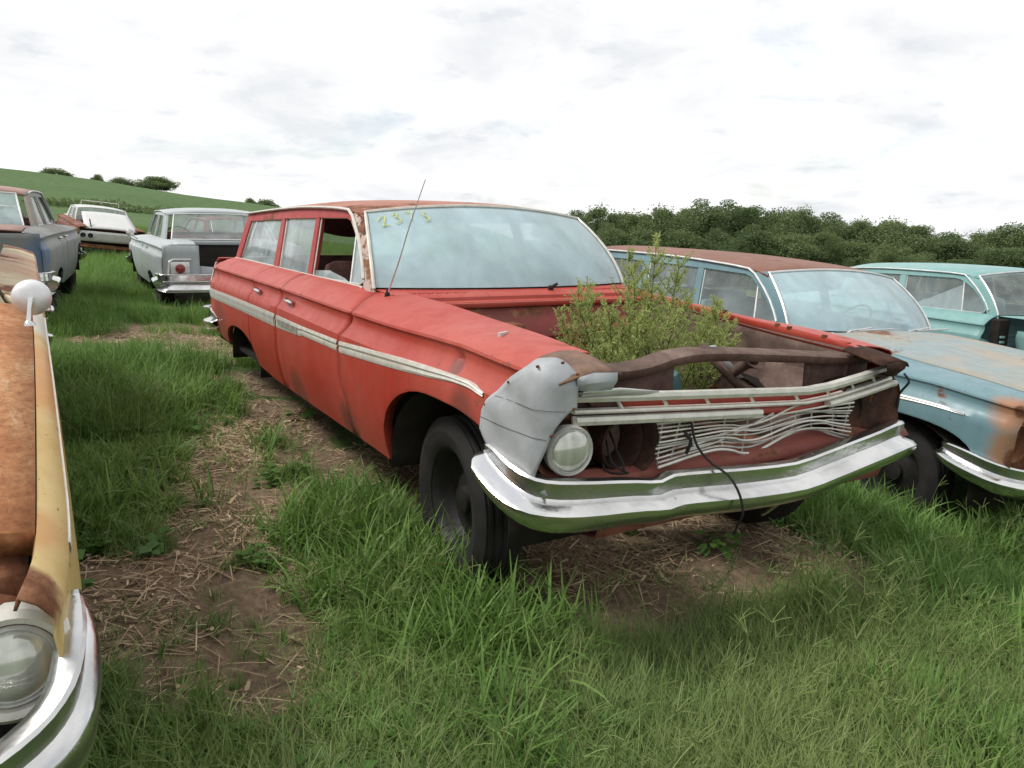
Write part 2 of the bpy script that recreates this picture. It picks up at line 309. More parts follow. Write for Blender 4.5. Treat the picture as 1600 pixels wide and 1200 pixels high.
class Car:
    def __init__(s, name, label, cat, pos, ypr, group=None, body=None, gh=WAGON, scale=(1, 1, 1), q=1.0):
        s.root = bpy.data.objects.new(name, None); COL.objects.link(s.root); s.root.empty_display_size = .3
        tag(s.root, label, cat, group)
        y, p, r = [rad(v) for v in ypr]
        R = np.array(Matrix.Rotation(y, 3, 'Z')) @ np.array(Matrix.Rotation(p, 3, 'Y')) @ np.array(Matrix.Rotation(r, 3, 'X'))
        s.R = R; s.p = np.array(pos, float); s.sc = np.array(scale, float)
        mm = Matrix.Identity(4)
        for i in range(3):
            for j in range(3): mm[i][j] = R[i][j]
            mm[i][3] = pos[i]
        s.root.matrix_world = mm
        s.B = dict(BODY); s.B.update(body or {}); s.G = gh; s.q = q
    def add(s, name, VF, m_, parent=None, **k):
        V = np.array(VF[0], float)*s.sc
        return mesh(name, V, VF[1], m_, parent or s.root, **k)
    def zlow(s, x):
        z = crv_lin(s.B['rock'], x)
        for c, hw, zb, zt, ef, er in (s.B['farch'], s.B['rarch']):
            d = (x-c)/hw; e = ef if d < 0 else er
            if abs(d) < 1: z = max(z, crv_lin(s.B['rock'], c) + (zt-crv_lin(s.B['rock'], c))*(1-abs(d)**e)**(1/e))
        return z
    def prof(s, x, sgn, cut=None):
        B = s.B; yi, zi, yc, zc, ym = [float(crv(B[k], x)) for k in ('yin', 'zin', 'yc', 'zc', 'ym')]
        if sgn < 0 and B.get('dz_driver'): dz = float(crv(B['dz_driver'], x)); zi += dz; zc += dz
        zl = s.zlow(x) if cut is None else max(cut, s.zlow(x))
        P = [(yi-.004, zi-.02), (yi, zi), (lerp(yi, yc, .33), lerp(zi, zc, .33)+.012), (lerp(yi, yc, .66), lerp(zi, zc, .66)+.014), (yc-.016, zc+.0105), (yc-.002, zc+.0015), (yc, zc-.004), (yc-.010, zc-.014)]
        side = [(zc-.014, yc-.010), (zc-.04, yc-.014), (zc-.085, yc+.006), (.80, lerp(yc, ym, .85)), (.74, ym), (.62, ym), (.48, ym-.012), (.38, ym-.035), (.28, ym-.065)]
        side = sorted(side); n = int(11*s.q)
        for z in [zc-.02, zc-.035, zc-.055, zc-.085, zc-.115, zc-.15]+list(np.linspace(zc-.18, zl, max(5, n-2))): P.append((float(crv(side, z)), z))
        P.append((P[-1][0]-.035, zl+.006))
        if B.get('dent') and sgn > 0: P = [(y-.016*math.exp(-((x-.60)/.035)**2)*math.exp(-((z-.855)/.045)**2)+.006*math.exp(-((x-.53)/.05)**2)*math.exp(-((z-.85)/.06)**2), z) for y, z in P]
        return [(x, sgn*y, z) for y, z in P]
    def warp(s, x, z):
        sm = s.B.get('seam')
        if sm is None: return x
        x0 = s.B['splits'][1]
        return x + (crv_lin(sm, z)-x0)*(.5+.5*math.cos(math.pi*min(1, abs(x-x0)/.5)))
    def svals(s, a, b):
        v = list(np.linspace(a, b, max(4, int((b-a)/.07*s.q))))+([.50, .53, .56, .58, .59, .60, .61, .62, .64, .67] if s.B.get('dent') else [])
        for c, hw, *_ in (s.B['farch'], s.B['rarch']):
            for d in (.6, .75, .86, .93, .97, .99, 1.0, 1.004):
                for k in (-1, 1): v.append(c+k*hw*d)
        v = sorted(x for x in v if a <= x <= b); o = [v[0]]
        for x in v[1:]:
            if x-o[-1] > .0015: o.append(x)
        return o
    def panel(s, name, a, b, sgn, m_, warp=True, **k):
        rows = []
        for x in s.svals(a, b):
            P = s.prof(x, sgn)
            if warp and s.B.get('seam') is not None: P = [(s.warp(px, pz), py, pz) for px, py, pz in P]
            rows.append(P if sgn > 0 else P[::-1])
        if sgn > 0: rows = [r[::-1] for r in rows][::1]; rows = [r[::-1] for r in rows]
        V, F = grid(rows)
        return s.add(name, (V, F), m_, solid=.006, off=-1 if sgn < 0 else -1, ang=28, **k)
    def ysurf(s, x, z): return float(np.interp(z, *[np.array(v) for v in zip(*sorted((p[2], p[1]) for p in s.prof(x, 1)[6:-1]))]))
    def gy(s, z): return .79 - s.B['tumble']*(z-1.0)
    def sides(s, mats, handles=True):
        sp = s.B['splits']; g = .0032; out = {}
        nm = ('front_fender', 'front_door', 'rear_door', 'quarter_panel')
        for sgn in (1, -1):
            for i in range(4):
                if s.B.get('skip') and (nm[i], sgn) in s.B['skip']: continue
                mm = mats.get(nm[i], mats['body'])
                p = s.panel(nm[i], sp[i]+g, sp[i+1]-g, sgn, mm); out[nm[i], sgn] = p
                if handles and i in (1, 2):
                    x = sp[i+1]-.20 if i == 1 else sp[i+1]-.16
                    z = .86; y = s.ysurf(x, z)+.02
                    h = MB(); h.add(tube([(x-.085, sgn*(y+.012), z-.002), (x-.04, sgn*(y+.016), z+.004), (x+.03, sgn*(y+.014), z+.006), (x+.075, sgn*(y-.004), z+.004)], [.008, .013, .012, .008], 8, flat=.75))
                    h.add(tube([(x+.06, sgn*(y-.035), z), (x+.06, sgn*(y+.01), z+.003)], .014, 8)); h.add(tube([(x-.06, sgn*(y-.035), z), (x-.06, sgn*(y+.01), z)], .010, 8))
                    h.add(tube([(x+.05, sgn*(y-.035), z-.04), (x+.05, sgn*(y-.012), z-.04)], .010, 10))
                    s.add('handle', (h.V, h.F), M['chrome'], p)
        return out
    # windscreen surface: t across (-1..1), w up (0..1)
    def ws(s, t, w):
        W = s.G.get('ws', dict(b=(1.70, .16, .78, 1.003, .0), h=(2.14, .08, .685, 1.425, -.05), bul=.05))
        b, h = W['b'], W['h']
        B_ = np.array([b[0]+b[1]*t*t, b[2]*t, b[3]+b[4]*t*t]); H_ = np.array([h[0]+h[1]*t*t, h[2]*t, h[3]+h[4]*t*t])
        p = lerp(B_, H_, w); k = 4*w*(1-w); p[0] -= W['bul']*k; p[1] += .018*k*t
        return p
    def greenhouse(s, mats, glass, rear_glass=None, front_glass=None, trim='trimw', skip_ws=False):
        G = s.G; q = s.q
        # roof
        a, b = G['roof']; rows = []
        nx = int(16*q)+4; nt_ = int(14*q)+6
        for i in range(nx+1):
            u = i/nx; row = []
            for j in range(nt_+1):
                t = -1+2*j/nt_; t = math.copysign(abs(t)**.8, t)
                x = lerp(a-.06*(1-t*t), b+.05*(1-t*t), u)
                zr = float(crv(G['drip'], min(max(x, G['drip'][0][0]), G['drip'][-1][0])))
                yy = s.gy(zr)+.012
                end = .022*max(0, 1-u/.06)**2 + .03*max(0, (u-.93)/.07)**2
                row.append((float(x), t*yy, zr + .055*(1-abs(t)**2.6) - end))
            rows.append(row)
        V, F = grid(rows); s.add('roof', (V, F), mats['roof'], solid=.02, off=1, ang=40)
        # drip rails
        for sgn in (1, -1):
            D = [(x, sgn*(s.gy(float(crv(G['drip'], x)))+.018), float(crv(G['drip'], x))-.006) for x in np.linspace(a+.06, b-.02, 18)]
            # front end follows the pillar downward
            pil = []
            for w_ in (.96, .85, .7, .5, .3, .12): pp = s.ws(1, w_); pil.append((pp[0]+.075+.06*w_, sgn*(s.gy(pp[2])+.016), pp[2]-.004))
            D = pil[::-1]+D[1:]
            s.add('drip_rail', tube(D, .009, 6), M[trim])
            # cant rail between roof and windows
            tops = sorted((x, z) for _, poly, _ in G['wins'] for x, z in poly if z > 1.24)
            rows = []
            for x in np.linspace(tops[0][0], G['pillars'][-1][1][0]-.02, 22):
                zb = float(np.interp(x, [p[0] for p in tops], [p[1] for p in tops])); zt = max(zb+.015, float(crv(G['drip'], x))-.004)
                rows.append([(x, sgn*s.gy(zt), zt), (x, sgn*(s.gy(zb)+.004), zb), (x, sgn*(s.gy(zb)-.03), zb+.002), (x, sgn*(s.gy(zt)-.03), zt)])
            V, F = grid(rows, True); s.add('cant_rail', (V, F), mats['frame'], ang=30)
            # front (A) pillar
            rows = []
            for w_ in np.linspace(-.09, 1.02, 13):
                p = s.ws(sgn, w_); kk = .118+.062*max(0, w_); zz = p[2]-.035*max(0, w_)
                o = np.array([p[0]+kk, sgn*(s.gy(zz)), zz])
                rows.append([p+np.array([.012, -sgn*.03, 0]), p, lerp(p, o, .5)+np.array([0, sgn*.012, .004]), o, o+np.array([0, -sgn*.035, 0])])
            V, F = grid(rows, True); s.add('windscreen_pillar', (V, F), mats['apillar'], ang=40)
            for P in G['pillars']:
                n = len(P); V = [(x, sgn*(s.gy(z)+.002), z) for x, z in P] + [(x, sgn*(s.gy(z)-.04), z) for x, z in P]
                F = [tuple(range(n)), tuple(range(2*n-1, n-1, -1))] + [(i, i+n, (i+1) % n+n, (i+1) % n) for i in range(n)]
                s.add('pillar', (V, F), mats['frame'], smooth=False, bevel=.006)
            for nm, poly, gl in G['wins']:
                V = [(x, sgn*(s.gy(z)-.014), z) for x, z in poly]
                loop = V + [V[0]]
                s.add('window_trim', tube(smooth_lin(loop, 5), .0055, 6), M[trim])
                g2 = glass.get((nm, sgn), glass.get(nm, gl))
                if g2: s.add('window_glass', (V, [tuple(range(len(V)))]), M[g2], smooth=False)
        # windscreen
        if not skip_ws:
            rows = [[s.ws(t, w_) for t in np.linspace(-.985, .985, int(18*q)+6)] for w_ in np.linspace(.015, .985, 9)]
            s.add('windscreen', grid(rows), M[front_glass or 'ws'])
        for rr, mm, o in ((.013, M[trim], .004), (.010, M['rub'], -.008)):
            e = .985 if o < 0 else 1.0
            lp = [s.ws(t, 0.012 if o < 0 else 0) for t in np.linspace(-e, e, 16)] + [s.ws(e, w_) for w_ in np.linspace(0.03, .95, 12)] + [s.ws(t, .985 if o < 0 else 1) for t in np.linspace(e, -e, 20)] + [s.ws(-e, w_) for w_ in np.linspace(.95, .03, 12)]
            lp = [p+np.array([-o*1.2, 0, 0]) for p in lp]
            if o > 0: lp = lp[15:-1]+[lp[0]]
            else: lp = lp+[lp[0]]
            s.add('windscreen_trim' if o > 0 else 'windscreen_seal', tube(lp, rr*.75, 6), mm)
        # rear glass
        (hx, hz), (bx_, bz) = G['rear_hdr'], G['rear_base']
        rows = [[(lerp(bx_, hx, w_)+.05*(1-t*t), t*lerp(.70, .60, w_), lerp(bz, hz, w_)+.02*(1-t*t)*w_) for t in np.linspace(-1, 1, 11)] for w_ in np.linspace(0.02, .97, 5)]
        s.add('rear_window', grid(rows), M[rear_glass or 'cg'])
        lp = rows[0]+[r[-1] for r in rows[1:]]+rows[-1][::-1][1:]+[r[0] for r in rows[::-1][1:]]
        s.add('rear_window_trim', tube(lp, .010, 6), M[trim])
    def front_base(s, mats):
        # floor pan, firewall, dash, seats
        s.add('floor_pan', box((3.3, 0, .33), (3.7, 1.78, .03)), mats['under'])
        s.add('firewall', grid([[(1.52, y, .30), (1.50, y, .62), (1.47, y, .78), (1.55, y, .955)] for y in np.linspace(-.72, .72, 8)]), mats['inner'], solid=.01)
    def interior(s, seat, dash, steer_side=-1):
        def bench(x, h):
            o = s.add('seat', box((x, 0, .56), (.55, 1.34, .20)), seat, bevel=.06, smooth=True)
            s.add('seat_back', box((x+.30, 0, .80), (.16, 1.34, h), rotm('Y', rad(12))), seat, o, bevel=.06)
        bench(2.62, .56); bench(3.55, .54)
        rows = [[(1.84+.0*abs(y), y, .99), (2.0, y, .985), (2.08, y, .95), (2.09, y, .86), (2.03, y, .75), (1.9, y, .72)] for y in np.linspace(-.74, .74, 9)]
        s.add('dashboard', grid(rows), dash, solid=.01)
        y0 = .37*steer_side; c = np.array([2.30, y0, .97]); ax = np.array([-.86, 0, -.5]); u = np.array([0, 1., 0]); v = np.cross(ax, u)
        ring = [c+.205*(math.cos(a)*u+math.sin(a)*v) for a in np.linspace(0, 2*math.pi, 33)]
        st = MB(); st.add(tube(ring, .010, 6, False)); st.add(tube([c-.2*u, c+ax*.03, c+.2*u], .009, 6)); st.add(tube([c, c+ax*.35], .02, 8))
        s.add('steering_wheel', (st.V, st.F), M['blackpl'])
    def wheel(s, x, y, z, steer=0, R_=.345, wd=.185, rim='rim', camber=0, cap=None):
        sgn = 1 if y > 0 else -1
        ax = np.array([math.sin(rad(steer)), math.cos(rad(steer)), math.sin(rad(camber))])*sgn
        h = wd/2
        o = s.add('wheel', lathe([(.205, -h*.75), (.215, -h*.2), (.19, h*.0), (.195, h*.45), (.212, h*.62), (.222, h*.72), (.222, h*.80), (.205, h*.70), (.190, h*.2), (.172, -h*.15), (.13, -h*.20), (.10, h*.02), (.075, h*.05), (.06, h*.10), (.055, h*.32), (.03, h*.36), (.001, h*.36)], 32, (x, y, z), ax), M[rim], ang=50)
        T = [(.21, -h*.78), (.235, -h*.95), (.285, -h*1.06), (.325, -h*.93), (.338, -h*.82)]
        ks = np.linspace(-.78, .78, 14)
        for i, k in enumerate(ks):
            g = .008 if i % 3 == 1 else 0
            T += [(R_-.004-g-.006*abs(k)**2, h*k-.001), (R_-.004-g-.006*abs(k)**2, h*k+.010)] if False else [(R_-.003-g-.006*abs(k)**2, h*k)]
        T += [(.338, h*.82), (.325, h*.93), (.285, h*1.06), (.26, h*1.02), (.235, h*.95), (.215, h*.80)]
        s.add('tyre', lathe(T, 40, (x, y, z), ax), M['tyre'], o, ang=24)
        if cap: s.add('hub_cap', lathe([(.15, h*.5), (.14, h*.72), (.09, h*.85), (.001, h*.9)], 24, (x, y, z), ax), M[cap], o)
        return o
    def bumper(s, P, m_, name='bumper', zsh=None, deep=1.0):
        """P: stations (x, y, ztop, zbot) along the blade; x decreasing is outward at the nose"""
        P = smooth_path(P, 44); rows = []
        for i, (x, y, zt, zb) in enumerate(P):
            t = P[min(i+1, len(P)-1)]-P[max(i-1, 0)]; n = np.array([t[1], -t[0], 0]); n /= np.linalg.norm(n[:2])+1e-9
            if n @ np.array([x-1.0*(1 if x < 3 else 9.0), y*.6, 0]) < 0: n = -n
            H = zt-zb; sec = [(-.05, .99), (-.03, 1.015), (-.006, 1.005), (.0, .965), (-.007, .64), (.006, .565), (.045*deep, .49), (.055*deep, .43), (.055*deep, .36), (.046*deep, .22), (.03*deep, .10), (.012, .02), (-.02, -.02), (-.03, .02)]
            rows.append([np.array([x, y, zb+k*H]) + n*a*min(1, H/.12) for a, k in sec])
        V, F = grid(rows)
        return s.add(name, (V, F), m_, solid=.005, off=0, ang=34)
def crv_lin(keys, x):
    k = np.array(keys, float); o = np.argsort(k[:, 0]); return float(np.interp(x, k[o, 0], k[o, 1]))
def smooth_lin(P, n):
    P = [np.array(p, float) for p in P]; out = []
    for a, b in zip(P[:-1], P[1:]):
        for i in range(n): out.append(lerp(a, b, i/n))
    out.append(P[-1]); return out
def strip(car, pts, hgt, sgn, off=.008, n=26, thick=.010):
    """flat moulding following the body side: pts (x, ztop, zbot)"""
    P = smooth_path(pts, n); rows = []
    for x, zt, zb in P:
        y = max(car.ysurf(x, zt), car.ysurf(x, zb))
        rows.append([(x, sgn*(y-.004), zt), (x, sgn*(y+off), zt-.002), (x, sgn*(y+off+thick*.4), (zt+zb)/2+.2*(zt-zb)), (x, sgn*(y+off-.001), (zt+zb)/2), (x, sgn*(y+off+thick*.3), (zt+zb)/2-.25*(zt-zb)), (x, sgn*(y+off), zb+.002), (x, sgn*(y-.004), zb)])
    return grid(rows)
def headlight(car, c, r=.073, ax=(-1, 0, 0), ring='trimw', parent=None, bezel=0.0):
    o = car.add('headlight', lathe([(r*1.0, -.05), (r*1.10, -.02), (r*1.12, .004), (r*1.05, .012), (r*.98, .006)], 32, c, ax), M[ring], parent)
    car.add('lens', lathe([(r*1.0, .0), (r*.95, .012), (r*.8, .022), (r*.5, .031), (r*.25, .035), (.0005, .036)], 32, c, ax), M['lens'], o)
    if bezel: car.add('bezel', lathe([(r*1.12, -.004), (r*1.2, .012), (r*1.2+bezel*.5, .018), (r*1.2+bezel, .004), (r*1.2+bezel*1.05, -.03)], 36, c, ax), M['trim'], o)
    return o
# ------------------------------------------------------------------ the red station wagon
SEAM = [(1.0, 1.86), (.915, 1.69), (.84, 1.735), (.775, 1.78), (.55, 1.77), (.44, 1.71), (.30, 1.70)]
red = Car('station_wagon', 'derelict faded red station wagon without a bonnet, weed growing from its engine bay', 'car', (0, 0, 0), (0, 0, 0), body=dict(seam=SEAM, dent=1, splits=(.19, 1.72, 2.92, 3.62, 5.2), dz_driver=[(.05, -.07), (.25, -.062), (.6, -.055), (1.0, -.048), (1.45, -.02), (1.7, 0), (5.2, 0)]))
pan = red.sides(dict(body=M['red']))
red.greenhouse(dict(roof=M['roof'], frame=M['red_in'], apillar=M['pillar']), {('front', 1): None, ('front', -1): 'sg'}, 'cg', 'ws', 'trim')
red.front_base(dict(under=M['dark'], inner=M['firewall']))
red.interior(M['seat'], M['red_in'])
# quarter-light (vent) and lowered glass in the front door, passenger side and driver side
for sgn in (1, -1):
    P = [(2.205, 1.006), (2.286, 1.296), (2.206, 1.246), (2.06, 1.138), (2.015, 1.075), (2.03, 1.025), (2.07, 1.008)]
    V = [(x, sgn*(red.gy(z)-.018), z) for x, z in P]
    red.add('vent_glass', (V, [tuple(range(len(V)))]), M['sg'], smooth=False)
    red.add('vent_frame', tube([(2.205, sgn*(red.gy(1.0)-.016), 1.0), (2.29, sgn*(red.gy(1.3)-.016), 1.30)], .008, 6), M['trimw'])
    P = [(2.86, .995), (2.865, 1.028), (2.6, 1.045), (2.32, 1.02), (2.22, .998)]
    V = [(x, sgn*(red.gy(z)-.02), z) for x, z in P]
    red.add('lowered_glass', (V, [tuple(range(len(V)))]), M['sg'], smooth=False)
rows = [[(x, y, 1.372-.17*math.exp(-((y-.15)/.5)**2)*math.exp(-((x-4.0)/.9)**2)+.006*math.sin(9*x+7*y)) for y in np.linspace(-.64, .60, 16)] for x in np.linspace(2.3, 4.7, 24)]
red.add('sagging_headliner', grid(rows), M['seat'])
# belt trim below the windows
for sgn in (1, -1):
    red.add('belt_trim', tube([(x, sgn*(.792), 1.002-.004) for x in np.linspace(1.98, 4.88, 20)], .008, 6), M['trim'])
    # side mouldings: rear (wide, grey insert), door, fender
    for nm, pts in (('side_moulding', [(2.94, .766, .686), (3.6, .765, .684), (4.4, .76, .68), (5.0, .752, .675), (5.15, .745, .675)]),
                    ('side_moulding', [(1.80, .768, .713), (2.1, .765, .71), (2.40, .762, .708)]),
                    ('side_moulding', [(2.40, .762, .700), (2.6, .763, .694), (2.91, .764, .687)]),
                    ('side_moulding', [(.362, .796, .776), (.50, .816, .79), (.83, .810, .765), (1.2, .796, .74), (1.77, .768, .71)])):
        red.add(nm, strip(red, pts, 0, sgn), M['trim'])
    # lettering block on the door moulding: small raised strokes, too worn to read
    lt = MB()
    for k in range(8):
        x = 2.47+.05*k; y = sgn*(red.ysurf(x, .73)+.014)
        lt.add(box((x, y, .729), (.006, .008, .032))); lt.add(box((x+.018, y, .729), (.006, .008, .032)))
        lt.add(box((x+.009, y, .729+(.013 if k % 2 else -.013)), (.022, .008, .006)))
    red.add('moulding_lettering', (lt.V, lt.F), M['insert'])['kind'] = 'stuff'
    for nm, pts in (('moulding_insert', [(2.96, .752, .70), (3.6, .751, .698), (4.4, .746, .694), (5.0, .738, .689), (5.13, .73, .688)]),):
        red.add(nm, strip(red, pts, 0, sgn, off=.012, thick=.004), M['insert'])
# roof front edge flashing, gutter stains are in the material; cowl with vent slots
rows = []
for t in np.linspace(-1, 1, 17):
    b_ = red.ws(t*.99, 0); x0 = b_[0]+.02; y = t*.76
    rows.append([(x0, y*1.02, 1.0), (x0-.06, y, .992), (1.62, y, .986), (1.60, y, .975), (1.595, y, .958), (1.53, y, .950), (1.525, y, .93)])
red.add('cowl', grid(rows), M['red'], solid=.006)
vt = MB()
for k in range(13):
    for s_ in (-1, 1):
        vt.add(box((1.70-.012*(k % 2), s_*(.36+.024*k), .9915), (.075, .010, .006)))
red.add('cowl_vent', (vt.V, vt.F), M['red_in'])['kind'] = 'stuff'
wp = MB(); wp.add(tube([(1.67, -.14, .985), (1.66, -.14, 1.015)], .015, 8)); wp.add(tube([(1.66, -.14, 1.01), (1.645, -.17, 1.03)], .008, 6))
red.add('wiper_spindle', (wp.V, wp.F), M['rub'])
# aerial
ae = red.add('aerial', tube(smooth_path([(1.684, .78, .99), (1.58, .765, 1.15), (1.48, .75, 1.33), (1.355, .735, 1.515)], 8), [.0042, .004, .0036, .0032, .003, .0026, .0022, .002], 6), M['trimw'])
red.add('aerial_base', lathe([(.014, -.012), (.013, .006), (.008, .02), (.005, .036), (.001, .038)], 12, (1.684, .78, .985), (-.2, 0, 1)), M['rub'], ae)
# firewall clutter and cowl bracing
fw = MB()
for y, z, d in ((.30, .82, .10), (-.05, .85, .12), (-.38, .80, .09)):
    fw.add(box((1.46, y, z), (.07, .22, d)))
red.add('heater_box', box((1.40, -.30, .72), (.16, .42, .24)), M['rust'], bevel=.02)
red.add('wiper_motor', box((1.44, .28, .80), (.12, .20, .12)), M['rust'], bevel=.02)
red.add('master_cylinder', lathe([(.001, 0), (.05, 0), (.055, .06), (.03, .08), (.03, .2), (.001, .21)], 14, (1.48, -.48, .82), (-1, 0, 0)), M['rust'])
# inner fender aprons
for sgn in (1, -1):
    rows = []
    for x in np.linspace(.22, 1.50, 22):
        k = .018*math.sin(x*34)*max(0, math.sin((x-.3)*2.6)) if sgn < 0 else .006*math.sin(x*30)
        zt = float(crv([(.2, .86), (.6, .88), (1.0, .91), (1.5, .95)], x)) if sgn < 0 else float(crv(BODY['zin'], x))-.02
        hump = .12*math.exp(-((x-.82)/.33)**2)
        rows.append([(x, sgn*(.69 if sgn < 0 else .695), zt), (x, sgn*.69, zt-.05), (x, sgn*(.68+k), zt-.13), (x, sgn*(.60+k), zt-.21+hump*.35), (x, sgn*(.52+k-.1*hump), .58+hump), (x, sgn*.47, .50+hump*.6), (x, sgn*.45, .36)])
    red.add('inner_wing', grid(rows), M['prime'], solid=.006)
# bright red flange along the driver fender edge, with bolt heads
rows = [[(x, -.688, z-.035), (x, -.692, z+.002), (x, -.715, z+.006), (x, -.72, z-.006)] for x, z in smooth_path([(.24, .878), (.6, .90), (1.0, .932), (1.5, .968), (1.75, .99)], 20)]
red.add('fender_flange', grid(rows), M['red'], solid=.004)
bt = MB()
for x in (.36, .55, .62, .95, 1.3): bt.add(lathe([(.001, .014), (.012, .013), (.013, 0)], 8, (x, -.70, crv_lin([(.24, .88), (.6, .905), (1.0, .937), (1.5, .972)], x)), (0, 0, 1)))
red.add('flange_bolts', (bt.V, bt.F), M['rust'])['kind'] = 'stuff'
# nose caps of the fenders: rusted eyebrow with grey front lip (passenger), black rust (driver)
def nose(sgn, m1, m2, dz=0):
    rows = []
    for x, zt in ((.215, .939), (.18, .934), (.13, .925), (.07, .913), (.025, .903)):
        rows.append([(x, sgn*.68, zt-.012+dz), (x, sgn*.72, zt+dz), (x, sgn*.79, zt+.003+dz), (x, sgn*.85, zt-.008+dz), (x+.02, sgn*.90, zt-.03+dz)])
    if sgn < 0: rows = [[(x, y*.93, z) for x, y, z in r_] for r_ in rows]
    o = red.add('fender_nose', grid(rows), m1, solid=.006)
    rows2 = [[(.025, sgn*.70, .900+dz), (.025, sgn*.79, .906+dz), (.028, sgn*.85, .895+dz)], [(.018, sgn*.705, .875+dz), (.018, sgn*.79, .876+dz), (.03, sgn*.845, .872+dz)], [(.03, sgn*.715, .848+dz), (.03, sgn*.79, .850+dz), (.05, sgn*.84, .852+dz)], [(.09, sgn*.72, .838+dz), (.09, sgn*.79, .84+dz), (.10, sgn*.83, .842+dz)]]
    if sgn < 0: rows2 = [[(x, y*.93, z) for x, y, z in r_] for r_ in rows2]
    red.add('nose_lip', grid(rows2), m2, o, solid=.005)
nose(1, M['nose'], M['galv']); nose(-1, M['lamprust'], M['lamprust'], -.068)
# galvanised patch over the passenger headlamp corner, with rivets and creases
PT = [(.365, .972, .735, .675), (.33, .970, .78, .635), (.27, .968, .835, .585), (.20, .963, .882, .56), (.13, .958, .922, .557), (.095, .950, .940, .575), (.060, .918, .945, .70), (.042, .878, .928, .775), (.034, .838, .895, .800)]
SPT = smooth_path(PT, 26); rows = []
for i, (x, y, zt, zb) in enumerate(SPT):
    rows.append([(x+.05*max(0, (z-.86)/.09)**2*(1 if x < .3 else 0), (max(y, red.ysurf(max(x, .1), min(z, .88))+.011) if x > .09 else y)-.055*max(0, (z-.87)/.09)**2 + .003*math.sin(z*40+i*.5), z) for z in np.linspace(zb, zt, 14)])
pt = red.add('fender_patch', grid(rows), M['galv'], solid=.003, ang=50)
rv = MB()
for i in (2, 8, 14, 19, 24):
    for k in (.03, .97):
        x, y, zt, zb = SPT[i]; z = lerp(zb, zt, k); yy = y-.055*max(0, (z-.87)/.09)**2
        rv.add(lathe([(.0045, -.004), (.0045, .004), (.001, .006)], 8, (x-.002, max(yy, red.ysurf(max(x, .1), min(z, .88))+.008)+.001 if x > .09 else yy, z), (-.4, 1, 0)))
red.add('rivets', (rv.V, rv.F), M['rust'], pt)['kind'] = 'stuff'
cr = MB()
for z0, dz_ in ((.80, -.012), (.715, -.02)):
    P = []
    for i_, (x, y, zt, zb) in enumerate(SPT):
        z = z0+dz_*i_/25
        if zb+.01 < z < zt-.01: P.append((x-.001, (max(y, red.ysurf(max(x, .1), z)+.011) if x > .09 else y)+.0035+.003*math.sin(z*40+i_*.5), z))
    if len(P) > 3: cr.add(tube(P, .0007, 5))
red.add('patch_creases', (cr.V, cr.F), M['rub'], pt)
tl = red.add('patch_tail', grid([[(.16, .972, .578), (.15, .972, .548)], [(.11, .962, .572), (.10, .958, .54)], [(.065, .93, .552), (.05, .925, .528)]]), M['galv'], pt, solid=.003)
# head lamp cavity: rusty shells left and right with round openings
for sgn in (1, -1):
    yc_, zc_ = .695, .635
    rows = []
    for k, (f, x) in enumerate(((1.0, .105), (.97, .125), (.93, .17), (.86, .24), (.55, .27), (.02, .28))):
        rows.append([(x+.02*math.cos(a)*(1 if k < 3 else 0), sgn*(yc_+.235*f*math.copysign(abs(math.cos(a))**.75, math.cos(a))), zc_+.125*f*math.copysign(abs(math.sin(a))**.75, math.sin(a))) for a in np.linspace(0, 2*math.pi, 40, endpoint=False)])
    red.add('lamp_housing', grid(rows, True), M['lamprust'], solid=.004)
    # bucket ring for the inner lamp, empty
    red.add('lamp_bucket', lathe([(.088, -.10), (.095, -.02), (.098, .0), (.09, .005), (.082, -.01), (.074, -.10)], 28, (.13, sgn*.575, .63), (-1, sgn*-.12, .0)), M['lamprust'])
    red.add('lamp_bucket', lathe([(.09, -.08), (.104, -.02), (.106, -.012), (.098, -.010), (.084, -.03)], 28, (.115, sgn*.822, .645), (-1, sgn*.06, .0)), M['rust'])
red.tmp = headlight(red, (.088, .822, .648), .0735, (-1, .10, .02))
wr = MB()
for k in range(3):
    wr.add(tube(smooth_path([(.2, .58+.02*k, .66), (.12, .60+.03*k, .60-.02*k), (.09, .60, .56-.01*k), (.10, .57-.02*k, .52), (.08, .60+.01*k, .49)], 12), .004, 5))
red.add('lamp_wiring', (wr.V, wr.F), M['rub'])
# driver side: crumpled rust behind the missing lamp
rows = [[(.10+.03*math.sin(7*y+9*z), y, z) for z in np.linspace(.52, .76, 8)] for y in np.linspace(-.56, -.86, 12)]
red.add('crushed_panel', grid(rows), M['lamprust'], solid=.004)
# lower valance and gravel pan
rows = [[(.06, y, .50+.0*y), (.09, y, .535), (.13, y, .555+.012*math.sin(9*y)), (.19, y, .545)] for y in np.linspace(-.92, .93, 24)]
red.add('front_valance', grid(rows), M['valance'], solid=.005)
rows = [[(.05, y, .40-.02*math.cos(y*2)), (.07, y, .345), (.16, y, .33)] for y in np.linspace(-.75, .72, 16)]
red.add('gravel_pan', grid(rows), M['valance'], solid=.005)
